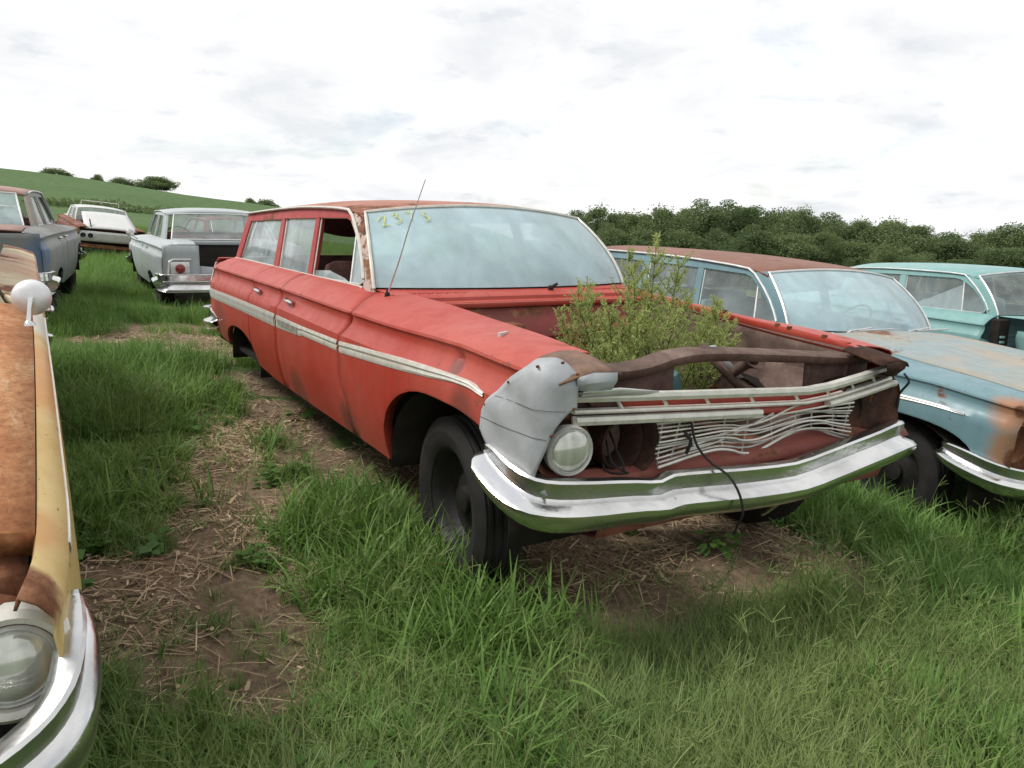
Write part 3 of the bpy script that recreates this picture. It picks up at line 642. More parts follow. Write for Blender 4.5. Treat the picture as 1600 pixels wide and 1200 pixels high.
# header panel behind the upper grille bars (red) and the bars
HB = [(.80, .812), (.43, .792), (.1, .772), (-.256, .748), (-.40, .752), (-.62, .772), (-.81, .792)]
def barz(y): return float(np.interp(-y, [-p[0] for p in HB], [p[1] for p in HB]))
def gbar(y0, y1, dz, h, x=.075, n=24, d=.03, name='grille_bar', m_=None, round_=True):
    rows = []
    for y in np.linspace(y0, y1, n):
        z = barz(y)+dz; xx = x+.035*(abs(y)/.8)**2
        rows.append([(xx+d, y, z-h/2), (xx, y, z-h/2), (xx-.004, y, z), (xx, y, z+h/2), (xx+d, y, z+h/2)])
    V, F = grid(rows, True); F = F + [tuple(range(5)), tuple(range((n-1)*5, n*5))]
    return red.add(name, (V, F), m_ or M['trim'], ang=20)
rows = [[(.115+.035*(abs(y)/.8)**2, y, barz(y)+dz+(.004*math.sin(y*13) if dz < -.08 else 0)) for dz in (.0, -.03, -.06, -.10)] for y in np.linspace(.60, -.80, 30)]
red.add('grille_header', grid(rows), M['red'], solid=.004)
gbar(.80, -.82, 0, .026, .06); gbar(.80, -.82, -.046, .013, .066); gbar(.80, .0, -.073, .026, .052, m_=M['trim']); gbar(-.385, -.845, -.066, .022, .052)
gbar(-.0, -.385, -.072, .022, .088, m_=M['red'], name='bare_bar_mount')
for y in (.62, .43, .24, .02, -.225, -.41, -.56, -.70):
    z = barz(y); red.add('grille_strut', tube([(.095+.03*abs(y)**2, y+.012, z-.008), (.09+.03*abs(y)**2, y-.012, z-.046)], .006, 6), M['trim'])
# white lip end piece at the passenger side
red.add('grille_end_plate', grid([[(.06, .80, .842), (.075, .80, .82)], [(.055, .66, .842), (.07, .66, .815)], [(.075, .48, .812), (.08, .48, .80)]]), M['trimw'], solid=.004)
# bent lower grille: horizontal slats and uprights
GY = np.linspace(.47, -.54, 34)
def slat_z(i, y):
    f = i/10.0
    zl = lerp(.698, .548, f); zm = lerp(.668, .538, f); zq = lerp(.676, .582, f); zr = lerp(.675, .525, f)
    base = float(crv([(-.54, zr), (-.30, zq), (-.02, zm), (.2, lerp(.685, .575, f)), (.47, zl)], y))
    return base + .007*math.sin(9*y+1.7*i)*(1 if .1 > y > -.4 else .3)
for i in range(11):
    P = [(.105+.018*math.sin(5*y+i)*(1-f_) if False else .078+.010*math.sin(4*y+.9*i)+.02*math.exp(-((y+.15)/.2)**2), y, slat_z(i, y)) for y in GY]
    red.add('grille_slat', tube(P, (.0034 if i % 3 else .0042) if i < 10 else .0055, 6), M['slat'] if i % 2 else M['trim'])
for y in (.45, .38, .30, .15, .03, -.12, -.24, -.33, -.45, -.53):
    P = [(.090+.02*math.exp(-((y+.15)/.2)**2), y+.02*math.sin(y*20)*(i-5)/6, slat_z(i, y)) for i in range(11)]
    red.add('grille_upright', tube(P, .0034, 5), M['slat'])
red.add('fallen_slat', tube(smooth_path([(.085, .30, .60), (.08, .12, .635), (.08, -.06, .655), (.085, -.2, .69), (.09, -.33, .70)], 14), .0045, 6), M['trim'])
red.add('fallen_slat', tube(smooth_path([(.085, .42, .58), (.08, .2, .60), (.08, .0, .652), (.09, -.1, .675)], 12), .004, 6), M['slat'])
# radiator support
RS = smooth_path([(.90, .868), (.72, .868), (.53, .866), (.42, .872), (.30, .895), (.18, .902), (-.0, .893), (-.155, .880), (-.40, .858), (-.616, .838), (-.80, .832)], 40)
rows = [[(.20, y, z-.034), (.195, y, z-.006), (.205, y, z), (.285, y, z+.006), (.295, y, z), (.295, y, z-.03)] for y, z in RS]
red.add('radiator_support_bar', grid(rows), M['prime'], solid=.004)
def plate(y0, y1, ztop, zbot, x=.235, name='radiator_support_panel'):
    ys = np.linspace(y0, y1, 10); rows = [[(x+.01*math.sin(9*y)*k, y, lerp(zbot, crv_lin([(-p[0], p[1]) for p in RS], -y)-.02, k)) for k in np.linspace(0, 1, 7)] for y in ys]
    return red.add(name, grid(rows), M['prime'], solid=.006)
plate(.86, .27, 0, .42); plate(-.44, -.82, 0, .42)
rows = [[(.235, y, .42), (.235, y, .47), (.27, y, .50)] for y in np.linspace(.3, -.46, 8)]
red.add('radiator_support_sill', grid(rows), M['prime'], solid=.006)
# stuff seen through the support: braces, bracket, teal canister
red.add('brace', grid([[(.50, -.10, .87), (.52, -.14, .87)], [(.46, -.20, .76), (.48, -.25, .76)], [(.40, -.34, .62), (.42, -.38, .62)]]), M['prime'], solid=.02)
red.add('brace', grid([[(.52, -.18, .86), (.52, -.21, .86)], [(.47, -.30, .72), (.47, -.34, .72)]]), M['galv'], solid=.012)
red.add('horn', lathe([(.02, -.10), (.025, 0), (.05, .05), (.052, .056), (.03, .04)], 16, (.40, -.28, .80), (-.7, .1, .5)), M['prime'])
red.add('suspension_spring', tube([(.80+.055*math.cos(a), -.50+.055*math.sin(a), .45+.022*a/1.0*.5) for a in np.linspace(0, 22, 120)], .008, 6), M['rust'])
red.add('engine_canister', lathe([(.001, .2), (.05, .195), (.10, .18), (.11, .15), (.11, 0)], 20, (.62, .0, .56), (0, .15, 1)), plain('teal_enamel', (.05, .13, .14), .5))
for sgn in (1, -1):
    red.add('frame_rail', box((.95, sgn*.40, .40), (1.6, .09, .12)), M['rust'], bevel=.01)
red.add('cross_member', box((.80, 0, .33), (.22, .9, .12)), M['rust'], bevel=.03)
# front bumper, dented
BP = [(.345, .985, .628, .565), (.30, .994, .632, .50), (.20, .990, .606, .452), (.11, .972, .585, .425), (.055, .925, .572, .412), (.02, .82, .563, .405), (.005, .64, .545, .402), (-.005, .52, .530, .395), (-.012, .46, .546, .400), (-.02, .30, .537, .388), (-.028, .12, .524, .376), (-.028, -.10, .512, .368), (-.02, -.3, .528, .385), (-.01, -.45, .543, .398), (.0, -.62, .560, .415), (.02, -.76, .572, .42), (.06, -.88, .562, .405), (.13, -.935, .546, .39), (.24, -.945, .54, .40), (.30, -.94, .535, .42)]
bm_ = red.bumper(BP, M['chrome'], 'front_bumper')
for y in (.55, -.55): red.add('bumper_bracket', box((.12, y, .47), (.22, .05, .08)), M['rust'])
red.add('bumper_guard', tube(smooth_path([(.0, -.07, .40), (-.01, -.065, .375), (.01, -.05, .34), (.05, -.04, .30)], 8), [.02, .022, .016, .01, .008, .008, .008, .006], 8), M['chrome'])
# rear bumper, tailgate, lamps
RB = [(4.75, .985, .54, .46), (4.95, .99, .57, .42), (5.12, .97, .585, .40), (5.25, .88, .58, .40), (5.31, .6, .57, .40), (5.33, 0, .57, .40), (5.31, -.6, .57, .40), (5.25, -.88, .58, .40), (5.12, -.97, .585, .40), (4.95, -.99, .57, .42), (4.75, -.985, .54, .46)]
red.bumper(RB, M['chrome'], 'rear_bumper')
rows = [[(5.20+.03*(1-(y/.9)**2), y, z) for z in (.42, .55, .75, .90, .96)]+[(5.12, y, .985), (4.98, y, .99)] for y in np.linspace(-.88, .88, 11)]
red.add('tailgate', grid(rows), M['red'], solid=.01)
for sgn in (1, -1):
    red.add('tail_lamp', lathe([(.06, -.01), (.06, .02), (.04, .035), (.001, .04)], 18, (5.21, sgn*.76, .70), (1, 0, 0)), M['redlens'])
    red.add('tail_corner', tube(smooth_path([(5.19, sgn*.885, .945), (5.215, sgn*.91, .85), (5.21, sgn*.93, .75), (5.19, sgn*.93, .66)], 10), .010, 6), M['trim'])
# wheels: front pair turned slightly, rear missing - brake drums on blocks
red.wheel(.80, .80, .255, 4); red.wheel(.80, -.80, .235, 4)
red.add('rear_axle', tube([(4.02, -.80, .36), (4.02, .80, .36)], .045, 10), M['rust'])
for sgn in (1, -1):
    red.add('brake_drum', lathe([(.001, .05), (.07, .05), (.09, .03), (.14, .02), (.145, -.05), (.001, -.05)], 20, (4.02, sgn*.78, .36), (0, sgn, 0)), M['rust'])
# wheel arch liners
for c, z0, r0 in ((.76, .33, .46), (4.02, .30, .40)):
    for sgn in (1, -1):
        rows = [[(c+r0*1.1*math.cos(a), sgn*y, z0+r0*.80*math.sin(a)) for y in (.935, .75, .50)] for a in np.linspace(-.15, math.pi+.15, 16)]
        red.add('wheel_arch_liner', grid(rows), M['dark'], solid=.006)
# fender ornament clip and two loose cords hanging at the nose
red.add('hood_clip', box((.52, .82, .958), (.012, .055, .016), rotm('Z', .5)), M['trimw'])
red.add('grille_cord', tube(smooth_path([(.07, .33, .69), (.045, .325, .62), (.0, .30, .565), (-.06, .27, .53), (-.098, .25, .47), (-.105, .235, .41), (-.08, .225, .36), (-.06, .22, .31)], 20), .0045, 6), M['rub'])
red.add('grille_cord', tube(smooth_path([(.10, -.90, .76), (.05, -.86, .735), (.08, -.85, .68), (.09, -.86, .60)], 10), .005, 6), M['rub'])
red.add('wiring_stub', tube(smooth_path([(.07, .36, .66), (.05, .345, .63), (.06, .355, .585)], 6), .007, 6), M['rub'])
# number chalked in yellow on the windscreen
def chalk(strokes, r):
    mb = MB()
    for S in strokes:
        P = [red.ws(t, w_)+np.array([-.006, 0, .004]) for t, w_ in smooth_lin([(*p,) for p in S], 3)]
        mb.add(tube(P, r, 5))
    return mb.V, mb.F
def digit(t0, w0, sx, sy, pts): return [[(t0-sx*a, w0+sy*b) for a, b in s_] for s_ in pts]
D2 = [[(-.1, .55), (.15, .85), (.5, 1.0), (.72, .9), (.6, .5), (.35, .0), (.6, .15), (1.15, .08)]]
D3 = [[(0, .82), (.3, 1.0), (.62, .92), (.5, .68), (.25, .62), (.6, .62), (.95, .42), (.85, .2), (.3, .12)]]
D7 = [[(0, .95), (.5, .92), (.9, .95), (.6, .15)]]
D5 = [[(.6, 1.0), (.2, .9), (.3, .6), (.7, .5), (.8, .25), (.3, .1)]]
# chalk number (drawn on the driver-right upper corner of the glass as in the photograph)
st = digit(.915, .775, .068, .14, D2) + digit(.815, .79, .066, .15, D3) + digit(.715, .81, .06, .14, D7)
red.add('chalk_number', chalk(st, .0022), M['yel'])
red.add('chalk_number', chalk(digit(.59, .80, .06, .13, D5), .0025), M['yel'])
# ------------------------------------------------------------------ neighbours
import copy
FOOT_SRC = []
def shift_gh(G, dx, dz=0, sx=1.0):
    G = copy.deepcopy(G); f = lambda p: (p[0]*sx+dx, p[1]+dz)
    G['wins'] = [(n, [f(p) for p in P], g) for n, P, g in G['wins']]; G['pillars'] = [[f(p) for p in P] for P in G['pillars']]; G['drip'] = [f(p) for p in G['drip']]
    G['roof'] = tuple(v*sx+dx for v in G['roof']); G['rear_hdr'] = f(G['rear_hdr']); G['rear_base'] = f(G['rear_base'])
    G['ws'] = dict(b=(1.70*sx+dx, .16, .78, 1.003+dz, .0), h=(2.14*sx+dx, .08, .685, 1.425+dz, -.05), bul=.05)
    if G['deck']: G['deck'] = tuple(v*sx+dx for v in G['deck'])
    return G
def hood(c, m_, x0=.10, x1=1.62, yk='yin', crown=.03, bulge=.0, name='bonnet', lip=True):
    rows = []
    for x in np.linspace(x0, x1, 18):
        yi = float(crv(c.B['yin'], x))-.006; zi = float(crv(c.B['zin'], x))+.002; row = []
        for t in np.linspace(-1, 1, 21):
            row.append((x-.05*(1-t*t) if x == x0 else x-.05*(1-t*t)*max(0, 1-(x-x0)/.5), t*yi, zi+crown*(1-t*t)+bulge*math.exp(-(t/.35)**2)))
        rows.append(row)
    if lip: rows.insert(0, [(x+.01, y, z-.05) for x, y, z in rows[0]])
    return c.add(name, grid(rows), m_, solid=.008, off=-1)
def deck(c, m_):
    a, b = c.G['deck']; rows = []
    for x in np.linspace(a, b, 10):
        rows.append([(x, t*(.79 if x < 4.9 else .77), float(crv(c.B['zin'], min(x, 5.2)))+.002+.03*(1-t*t)) for t in np.linspace(-1, 1, 15)])
    return c.add('boot_lid', grid(rows), m_, solid=.008)
def tailpanel(c, m_, hole=None):
    rows = [[(5.19+.03*(1-(y/.9)**2), y, z) for z in (.42, .55, .68, .80, .90, .95)] for y in np.linspace(-.925, .925, 15)]
    return c.add('tail_panel', grid(rows), m_, solid=.01)
def cowl(c, m_, x1=1.56):
    rows = []
    for t in np.linspace(-1, 1, 13):
        b_ = c.ws(t*.99, 0); rows.append([(b_[0]+.02, t*.775, b_[2]-.003), (b_[0]-.06, t*.75, b_[2]-.01), (x1, t*.73, float(crv(c.B['zin'], x1))-.004)])
    return c.add('cowl', grid(rows), m_, solid=.006)
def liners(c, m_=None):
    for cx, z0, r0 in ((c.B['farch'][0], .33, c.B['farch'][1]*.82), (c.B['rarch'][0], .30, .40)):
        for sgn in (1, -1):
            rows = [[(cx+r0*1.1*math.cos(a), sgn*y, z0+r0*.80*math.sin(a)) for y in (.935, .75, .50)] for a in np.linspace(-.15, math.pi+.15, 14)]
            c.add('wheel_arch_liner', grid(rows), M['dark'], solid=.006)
RBUMP = [(4.75, .985, .54, .46), (4.95, .99, .57, .40), (5.12, .975, .575, .36), (5.26, .9, .57, .34), (5.32, .6, .57, .34), (5.34, 0, .57, .34), (5.32, -.6, .57, .34), (5.26, -.9, .57, .34), (5.12, -.975, .575, .36), (4.95, -.99, .57, .40), (4.75, -.985, .54, .46)]
FBUMP = [(.42, .985, .615, .52), (.30, .995, .61, .47), (.16, .985, .59, .44), (.07, .94, .575, .42), (.02, .80, .555, .40), (-.01, .5, .54, .39), (-.025, 0, .535, .385), (-.01, -.5, .54, .39), (.02, -.80, .555, .40), (.07, -.94, .575, .42), (.16, -.985, .59, .44), (.30, -.995, .61, .47), (.42, -.985, .615, .52)]
def sidetrim(c, pts, m_='trimw', both=(1, -1)):
    for sgn in both: c.add('side_moulding', strip(c, pts, 0, sgn, n=20), M[m_])

# --- light blue wagon with a rust-brown roof, next in the row
M['blue'] = paint('faded_blue_paint', (.105, .205, .235), (.20, .305, .33), rust=.22, rough=.33, chalk=.7)
M['bluehood'] = paint('blue_bonnet_worn_to_primer', (.22, .29, .30), (.38, .27, .165), rust=.42, rough=.4, rust_scale=1.3, chalk=1.0)
M['brownroof'] = paint('brown_rust_roof', (.19, .085, .058), (.27, .14, .10), rust=.35, rough=.6)
M['bluefront'] = paint('blue_paint_rusted_nose', (.105, .205, .235), (.20, .305, .33), rust=.22, rough=.33, rust_scale=2.6, patches=[((.10, .93, .87), .12, (.33, .17, .095)), ((.06, .93, .66), .12, (.26, .15, .09)), ((.08, .92, .87), .05, None), ((.03, .93, .62), .07, None), ((.10, -.93, .86), .10, None)])
blu = Car('station_wagon', 'weathered light blue station wagon with rust brown roof beside the red wagon', 'car', (.098, -3.002, -.464), (-4.3, -2.16, 2.18), body=dict(seam=SEAM))
blu.sides(dict(body=M['blue'], front_fender=M['bluefront']))
blu.greenhouse(dict(roof=M['brownroof'], frame=M['blue'], apillar=M['blue']), {'front': 'cg', 'rear': 'cg', 'cargo': 'cg'}, 'cg', 'ws', 'trimw')
blu.front_base(dict(under=M['dark'], inner=M['blue'])); blu.interior(M['seatg'], M['blue'])
hood(blu, M['bluehood'], .12, 1.63); cowl(blu, M['blue'])
for sgn in (1, -1):
    blu.add('vent_frame', tube([(2.205, sgn*(blu.gy(1.0)-.012), 1.0), (2.29, sgn*(blu.gy(1.3)-.012), 1.30)], .008, 6), M['trimw'])
sidetrim(blu, [(.33, .80, .788), (.50, .815, .79), (.9, .81, .77), (1.77, .775, .725)]); sidetrim(blu, [(1.8, .77, .72), (2.91, .765, .70)]); sidetrim(blu, [(2.94, .765, .69), (5.1, .75, .68)])
blu.bumper(FBUMP, M['chrome'], 'front_bumper'); blu.bumper(RBUMP, M['chrome'], 'rear_bumper')
rows = [[(.16+.02*math.sin(9*y), y, z) for z in np.linspace(.45, .90, 8)] for y in np.linspace(-.9, .9, 20)]
blu.add('nose_cavity', grid(rows), M['rust'], solid=.006)
for sgn in (1, -1):
    blu.add('lamp_bucket', lathe([(.09, -.08), (.104, -.02), (.106, 0), (.098, .0), (.084, -.04)], 24, (.12, sgn*.80, .68), (-1, 0, 0)), M['rustl'])
    blu.add('lamp_bucket', lathe([(.09, -.08), (.104, -.02), (.106, 0), (.098, .0), (.084, -.04)], 24, (.12, sgn*.56, .68), (-1, 0, 0)), M['rust'])
for dz in (0, -.06, -.12, -.18): blu.add('grille_bar', tube([(.09, y, .84+dz) for y in np.linspace(-.5, .5, 6)], .008, 6), M['trim'])
tailpanel(blu, M['blue']); liners(blu)
for x, y, z in ((.80, .80, .30), (.80, -.80, .30), (4.02, .80, .30), (4.02, -.80, .30)): blu.wheel(x, y, z)
for y in (.42, -.22):   # wipers resting on the glass
    wq = MB(); p0 = np.array([1.66, y, 1.0]); wq.add(tube([p0, p0+np.array([-.02, -.02, .03]), p0+np.array([.03, -.30, .045])], .007, 6))
    wq.add(tube([p0+np.array([-.01, -.12, .03]), p0+np.array([.04, -.55, .035])], .006, 6)); blu.add('wiper', (wq.V, wq.F), M['trimw'])
blu.add('wiper', tube([(1.66, .42, 1.0), (1.55, .56, 1.0), (1.52, .72, 1.035)], .007, 6), M['trimw'])

# --- turquoise compact sedan at the end of the row, its near front fender gone
M['aqua'] = paint('turquoise_paint', (.165, .33, .32), (.28, .43, .41), rust=.2, rough=.4, chalk=.6)
G3 = copy.deepcopy(SEDAN)
G3['wins'] = [('front', [(3.17, 1.335), (2.46, 1.34), (2.36, 1.31), (2.24, 1.246), (2.08, 1.138), (2.02, 1.075), (2.03, 1.02), (2.07, 1.006), (3.12, 1.0)], 'cg'), ('rear', [(3.95, 1.325), (3.27, 1.335), (3.23, 1.0), (4.1, 1.0), (4.02, 1.2)], 'cg')]
G3['pillars'] = [[(3.175, 1.345), (3.265, 1.345), (3.225, .99), (3.125, .99)], [(3.955, 1.335), (4.10, 1.375), (4.22, .985), (4.105, .985), (4.025, 1.2)]]
G3['drip'] = [(2.22, 1.375), (2.6, 1.398), (3.2, 1.402), (3.8, 1.39), (4.2, 1.37)]; G3['roof'] = (2.20, 4.2); G3['rear_hdr'] = (4.12, 1.36); G3['rear_base'] = (4.32, .995)
aq = Car('compact_sedan', 'turquoise compact sedan with its near front fender missing', 'car', (.341, -5.693, -.272), (-10.26, .62, -.26), gh=G3, scale=(.86, .87, .91), body=dict(splits=(.06, 1.86, 3.18, 3.9, 5.2), skip={('front_fender', 1)}), q=.8)
aq.sides(dict(body=M['aqua']))
aq.greenhouse(dict(roof=M['aqua'], frame=M['aqua'], apillar=M['aqua']), {}, 'cg', 'cg', 'trimw')
aq.front_base(dict(under=M['dark'], inner=M['aqua'])); aq.interior(M['seatg'], M['aqua']); cowl(aq, M['aqua'])
for sgn in (1, -1): aq.add('vent_frame', tube([(2.30, sgn*(aq.gy(1.0)-.012), 1.0), (2.375, sgn*(aq.gy(1.3)-.012), 1.31)], .009, 6), M['trimw'])
aq.add('door_glass_sliver', ([(3.0, .79-.016, 1.004), (2.31, .79-.016, 1.004), (2.37, .79-.016-.07, 1.28)], [(0, 1, 2)]), M['sg'], smooth=False)
deck(aq, M['aqua']); tailpanel(aq, M['aqua']); liners(aq)
aq.add('inner_wing', grid([[(x, .66, .86), (x, .68, .80), (x, .64, .62), (x, .62, .40)] for x in np.linspace(.3, 1.70, 8)]), M['aqua'], solid=.01)
aq.add('inner_wing', grid([[(x, -.66, .86), (x, -.68, .80), (x, -.64, .62), (x, -.62, .40)] for x in np.linspace(.3, 1.70, 8)]), M['aqua'], solid=.01)
aq.add('door_pillar', box((1.80, .80, .72), (.10, .16, .5)), M['dark'], bevel=.01)
for k in range(3): aq.add('hinge_leaf', box((1.74+.0*k, .83, .80-.05*k), (.03, .05, .02)), M['aqua'])
aq.add('cowl_hose', tube(smooth_path([(1.70, .55, .99), (1.64, .66, .95), (1.56, .68, .88), (1.52, .68, .74)], 10), .014, 8), plain('red_hose', (.22, .03, .035), .5))
aq.add('front_trunk_box', box((1.0, 0, .72), (1.2, 1.2, .25)), M['aqua'], bevel=.05)
for x, y in ((.95, -.8), (4.02, .8), (4.02, -.8), (.95, .74)): aq.wheel(x, y, .33)

# --- pale blue sedan seen from behind, boot open
M['pale'] = paint('silver_grey_paint', (.35, .385, .39), (.43, .455, .455), rust=.16, rough=.33)
yaw4 = 180-1.61; a4 = rad(yaw4); c4 = np.array([9.423, -.184, -.03]); 
pos4 = c4-np.array([math.cos(a4)*5.3, math.sin(a4)*5.3, 0])
pal = Car('sedan', 'pale silver-blue sedan seen from behind with its open boot missing the lid', 'car', pos4, (yaw4, 0, 0), gh=SEDAN, q=.9)
pal.sides(dict(body=M['pale']))
pal.greenhouse(dict(roof=M['pale'], frame=M['pale'], apillar=M['pale']), {}, 'cg', 'cg', 'trimw')
pal.front_base(dict(under=M['dark'], inner=M['pale'])); pal.interior(M['seat'], M['pale']); hood(pal, M['pale']); cowl(pal, M['pale']); liners(pal)
for sgn in (1, -1):   # decks beside the boot opening
    rows = [[(x, sgn*y, float(crv(BODY['zin'], x))-.002-.02*(y < .5)) for y in (.792, .66, .56, .50)]+[(x, sgn*.50, .80)] for x in np.linspace(4.35, 5.17, 10)]
    pal.add('boot_side', grid(rows), M['pale'], solid=.006)
    rows = [[(5.19+.03*(1-(y/.9)**2), sgn*y, z) for z in (.42, .55, .70, .85, .95)] for y in np.linspace(.47, .925, 7)]
    pal.add('tail_panel', grid(rows), M['pale'], solid=.01)
    hs = pal.add('lamp_housing', grid([[(5.235, sgn*y, z) for z in (.555, .66, .735)] for y in (.60, .72, .84)]), M['trimw'], solid=.02, bevel=.008)
    hv = MB(); hv.add(tube(smooth_lin([(5.245, sgn*.87, .56), (5.24, sgn*.85, .735), (5.235, sgn*.80, .765), (5.235, sgn*.58, .765)], 4), .014, 6)); pal.add('lamp_brow', (hv.V, hv.F), M['trimw'], hs)
    pal.add('tail_lamp', lathe([(.062, -.01), (.062, .02), (.05, .03), (.03, .034), (.028, .028), (.001, .036)], 20, (5.245, sgn*.72, .645), (1, 0, 0)), M['redlens'], hs)
pal.add('rear_shelf', grid([[(4.28, y, .985), (4.40, y, .975), (4.42, y, .93)] for y in np.linspace(-.78, .78, 6)]), M['pale'], solid=.008)
rows = [[(5.20, y, .44), (5.21, y, .60), (5.19, y, .685-.05*math.cos(y*2.6)), (5.15, y, .69-.05*math.cos(y*2.6))] for y in np.linspace(-.48, .48, 12)]
pal.add('boot_sill', grid(rows), M['galv'], solid=.008)
rows = [[(4.40, y, .95), (4.45, y, .50), (5.1, y, .48), (5.19, y, .52)] for y in np.linspace(-.55, .55, 6)]
pal.add('boot_floor', grid(rows), M['dark'], solid=.006)
pal.bumper(RBUMP, M['chrome'], 'rear_bumper'); pal.bumper(FBUMP, M['chrome'], 'front_bumper')
pal.add('fuel_flap', box((4.95, .968, .80), (.01, .01, .12)), M['pale'])
for x, y in ((.80, .8), (.80, -.8), (4.02, .8), (4.02, -.8)): pal.wheel(x, y, .30)
mr = MB(); mr.add(lathe([(.001, .03), (.05, .025), (.06, 0), (.055, -.01), (.001, -.012)], 16, (2.05, -1.07, 1.03), (-1, 0, 0))); mr.add(tube([(2.05, -.96, .93), (2.05, -1.06, 1.0)], .008, 6)); pal.add('wing_mirror', (mr.V, mr.F), M['chrome'])
# jack standing in the boot
jk = bpy.data.objects.new('bumper_jack', None); COL.objects.link(jk); jk.matrix_world = pal.root.matrix_world.copy(); tag(jk, 'black bumper jack standing upright in the pale sedan\'s open boot', 'jack')
mesh('jack_post', *tube([(5.0, .40, .50), (5.0, .40, 1.10)], .018, 8), M['galv'], jk)
jh = MB(); jh.add(box((5.0, .40, 1.16), (.07, .085, .24))); jh.add(box((5.0, .40, 1.285), (.05, .06, .03)))
mesh('jack_head', jh.V, jh.F, M['blackpl'], jk, bevel=.012)
mesh('jack_chain', *tube(smooth_path([(5.02, .41, .98), (5.04, .46, .80), (5.04, .50, .66), (5.03, .40, .62), (5.03, .33, .66)], 14), .006, 5), M['galv'], jk)

# --- grey blue sedan with rust, on the rise at the left
M['greyb'] = paint('grey_blue_rust_paint', (.15, .175, .18), (.22, .18, .14), rust=.30, rough=.45, rust_scale=1.5, chalk=1.0)
M['greyblue'] = paint('grey_paint_with_blue_fin', (.15, .175, .18), (.22, .19, .15), rust=.28, rough=.42, rust_scale=1.5, chalk=1.0, patches=[((5.1, .9, .75), .20, (.10, .15, .23)), ((5.1, -.9, .75), .20, (.10, .15, .23))])
M['pinkroof'] = paint('pinkish_rust_roof', (.28, .17, .14), (.36, .21, .18), rust=.35, rough=.5)
yaw5 = 180-6.2; a5 = rad(yaw5); c5 = np.array([7.35, 3.06, .155]); pos5 = c5-np.array([math.cos(a5)*5.3, math.sin(a5)*5.3, 0])
gry = Car('sedan', 'grey and blue rust-blotched sedan on the grassy rise', 'car', pos5, (yaw5, 0, 0), gh=SEDAN, q=.9)
gry.sides(dict(body=M['greyb'], quarter_panel=M['greyblue']))
gry.greenhouse(dict(roof=M['pinkroof'], frame=M['greyb'], apillar=M['greyb']), {}, 'sg', 'cg', 'trimw')
gry.front_base(dict(under=M['dark'], inner=M['greyb'])); gry.interior(M['seat'], M['greyb']); hood(gry, M['pinkroof']); cowl(gry, M['greyb']); deck(gry, M['pinkroof']); tailpanel(gry, M['greyblue']); liners(gry)
gry.bumper(RBUMP, M['chrome'], 'rear_bumper'); gry.bumper(FBUMP, M['chrome'], 'front_bumper')
for x, y in ((.80, .8), (.80, -.8), (4.02, .8), (4.02, -.8)): gry.wheel(x, y, .30)
for sgn in (1, -1): gry.add('tail_lamp', lathe([(.062, -.01), (.062, .02), (.001, .036)], 16, (5.22, sgn*.72, .66), (1, 0, 0)), M['redlens'])

# --- white wreck with four empty lamp holes, facing the camera further back
M['white'] = paint('chalky_white_paint', (.55, .55, .54), (.62, .62, .60), rust=.22, rough=.5, rust_scale=3)
M['rustbody'] = paint('rusted_maroon_body', (.20, .07, .06), (.26, .15, .10), rust=.62, rough=.7)
wh = Car('wrecked_sedan', 'rusty wrecked sedan with white raised bonnet and round empty headlamp holes', 'car', (25.3, .10, -.12), (4, -3, 5), gh=SEDAN, q=.5)
wh.sides(dict(body=M['rustbody'])); wh.greenhouse(dict(roof=M['white'], frame=M['white'], apillar=M['white']), {}, 'cg', 'cg', 'trim')
deck(wh, M['white']); tailpanel(wh, M['rustbody']); wh.front_base(dict(under=M['dark'], inner=M['rustbody'])); wh.interior(M['seat'], M['rustbody']); liners(wh)
rows = [[(x, t*lerp(.74, .66, (x-.25)/1.4), .86+(x-.25)*.30+.03*(1-t*t)) for t in np.linspace(-1, 1, 11)] for x in np.linspace(.25, 1.65, 8)]
wh.add('bonnet', grid(rows), M['white'], solid=.02)
wh.add('front_panel', grid([[(.10+.05*(y/.9)**2, y, z) for z in (.50, .60, .72, .80)] for y in np.linspace(-.92, .92, 12)]), M['white'], solid=.01)
for y in (.80, .60, -.60, -.80):
    lm = wh.add('lamp_ring', lathe([(.075, -.02), (.098, .0), (.10, .015), (.082, .02), (.074, .0)], 20, (.085, y, .66), (-1, 0, 0)), M['white'])
    wh.add('lamp_hole', lathe([(.08, .012), (.04, .006), (.001, .0)], 20, (.085, y, .66), (-1, 0, 0)), M['blackpl'], lm)
for i in range(6): wh.add('grille_bar', tube([(.085, y, .56+.035*i) for y in np.linspace(-.48, .48, 4)], .006, 5), M['trim'])
for i in range(9): wh.add('grille_upright', tube([(.08, -.48+.12*i, .55), (.08, -.48+.12*i, .75)], .005, 5), M['trim'])
wh.bumper([(p[0]+.1, p[1], p[2]-.14, p[3]-.10) for p in FBUMP], M['rust'], 'front_bumper')
for x, y in ((.80, .8), (.80, -.8), (4.02, .8), (4.02, -.8)): wh.wheel(x, y, .30)
wh.add('roof_rack', tube(smooth_lin([(2.6, .55, 1.47), (2.6, .55, 1.60), (2.6, -.55, 1.60), (2.6, -.55, 1.47)], 3), .012, 5), M['trim'])
wh.add('bonnet_prop', tube([(.25, .55, .83), (.6, .56, 1.12)], .018, 6), M['rub'])
mar = Car('wrecked_sedan', 'dark maroon wrecked car beyond the pale blue sedan', 'car', (26.2, -2.3, -.2), (188, 0, 0), gh=SEDAN, q=.5)
mar.sides(dict(body=M['rustbody'])); mar.greenhouse(dict(roof=M['rustbody'], frame=M['rustbody'], apillar=M['rustbody']), {}, 'cg', 'cg', 'trim', True); hood(mar, M['rustbody']); deck(mar, M['rustbody']); tailpanel(mar, M['rustbody']); mar.front_base(dict(under=M['dark'], inner=M['rustbody'])); liners(mar)
for x, y in ((.80, .8), (.80, -.8), (4.02, .8), (4.02, -.8)): mar.wheel(x, y, .30)
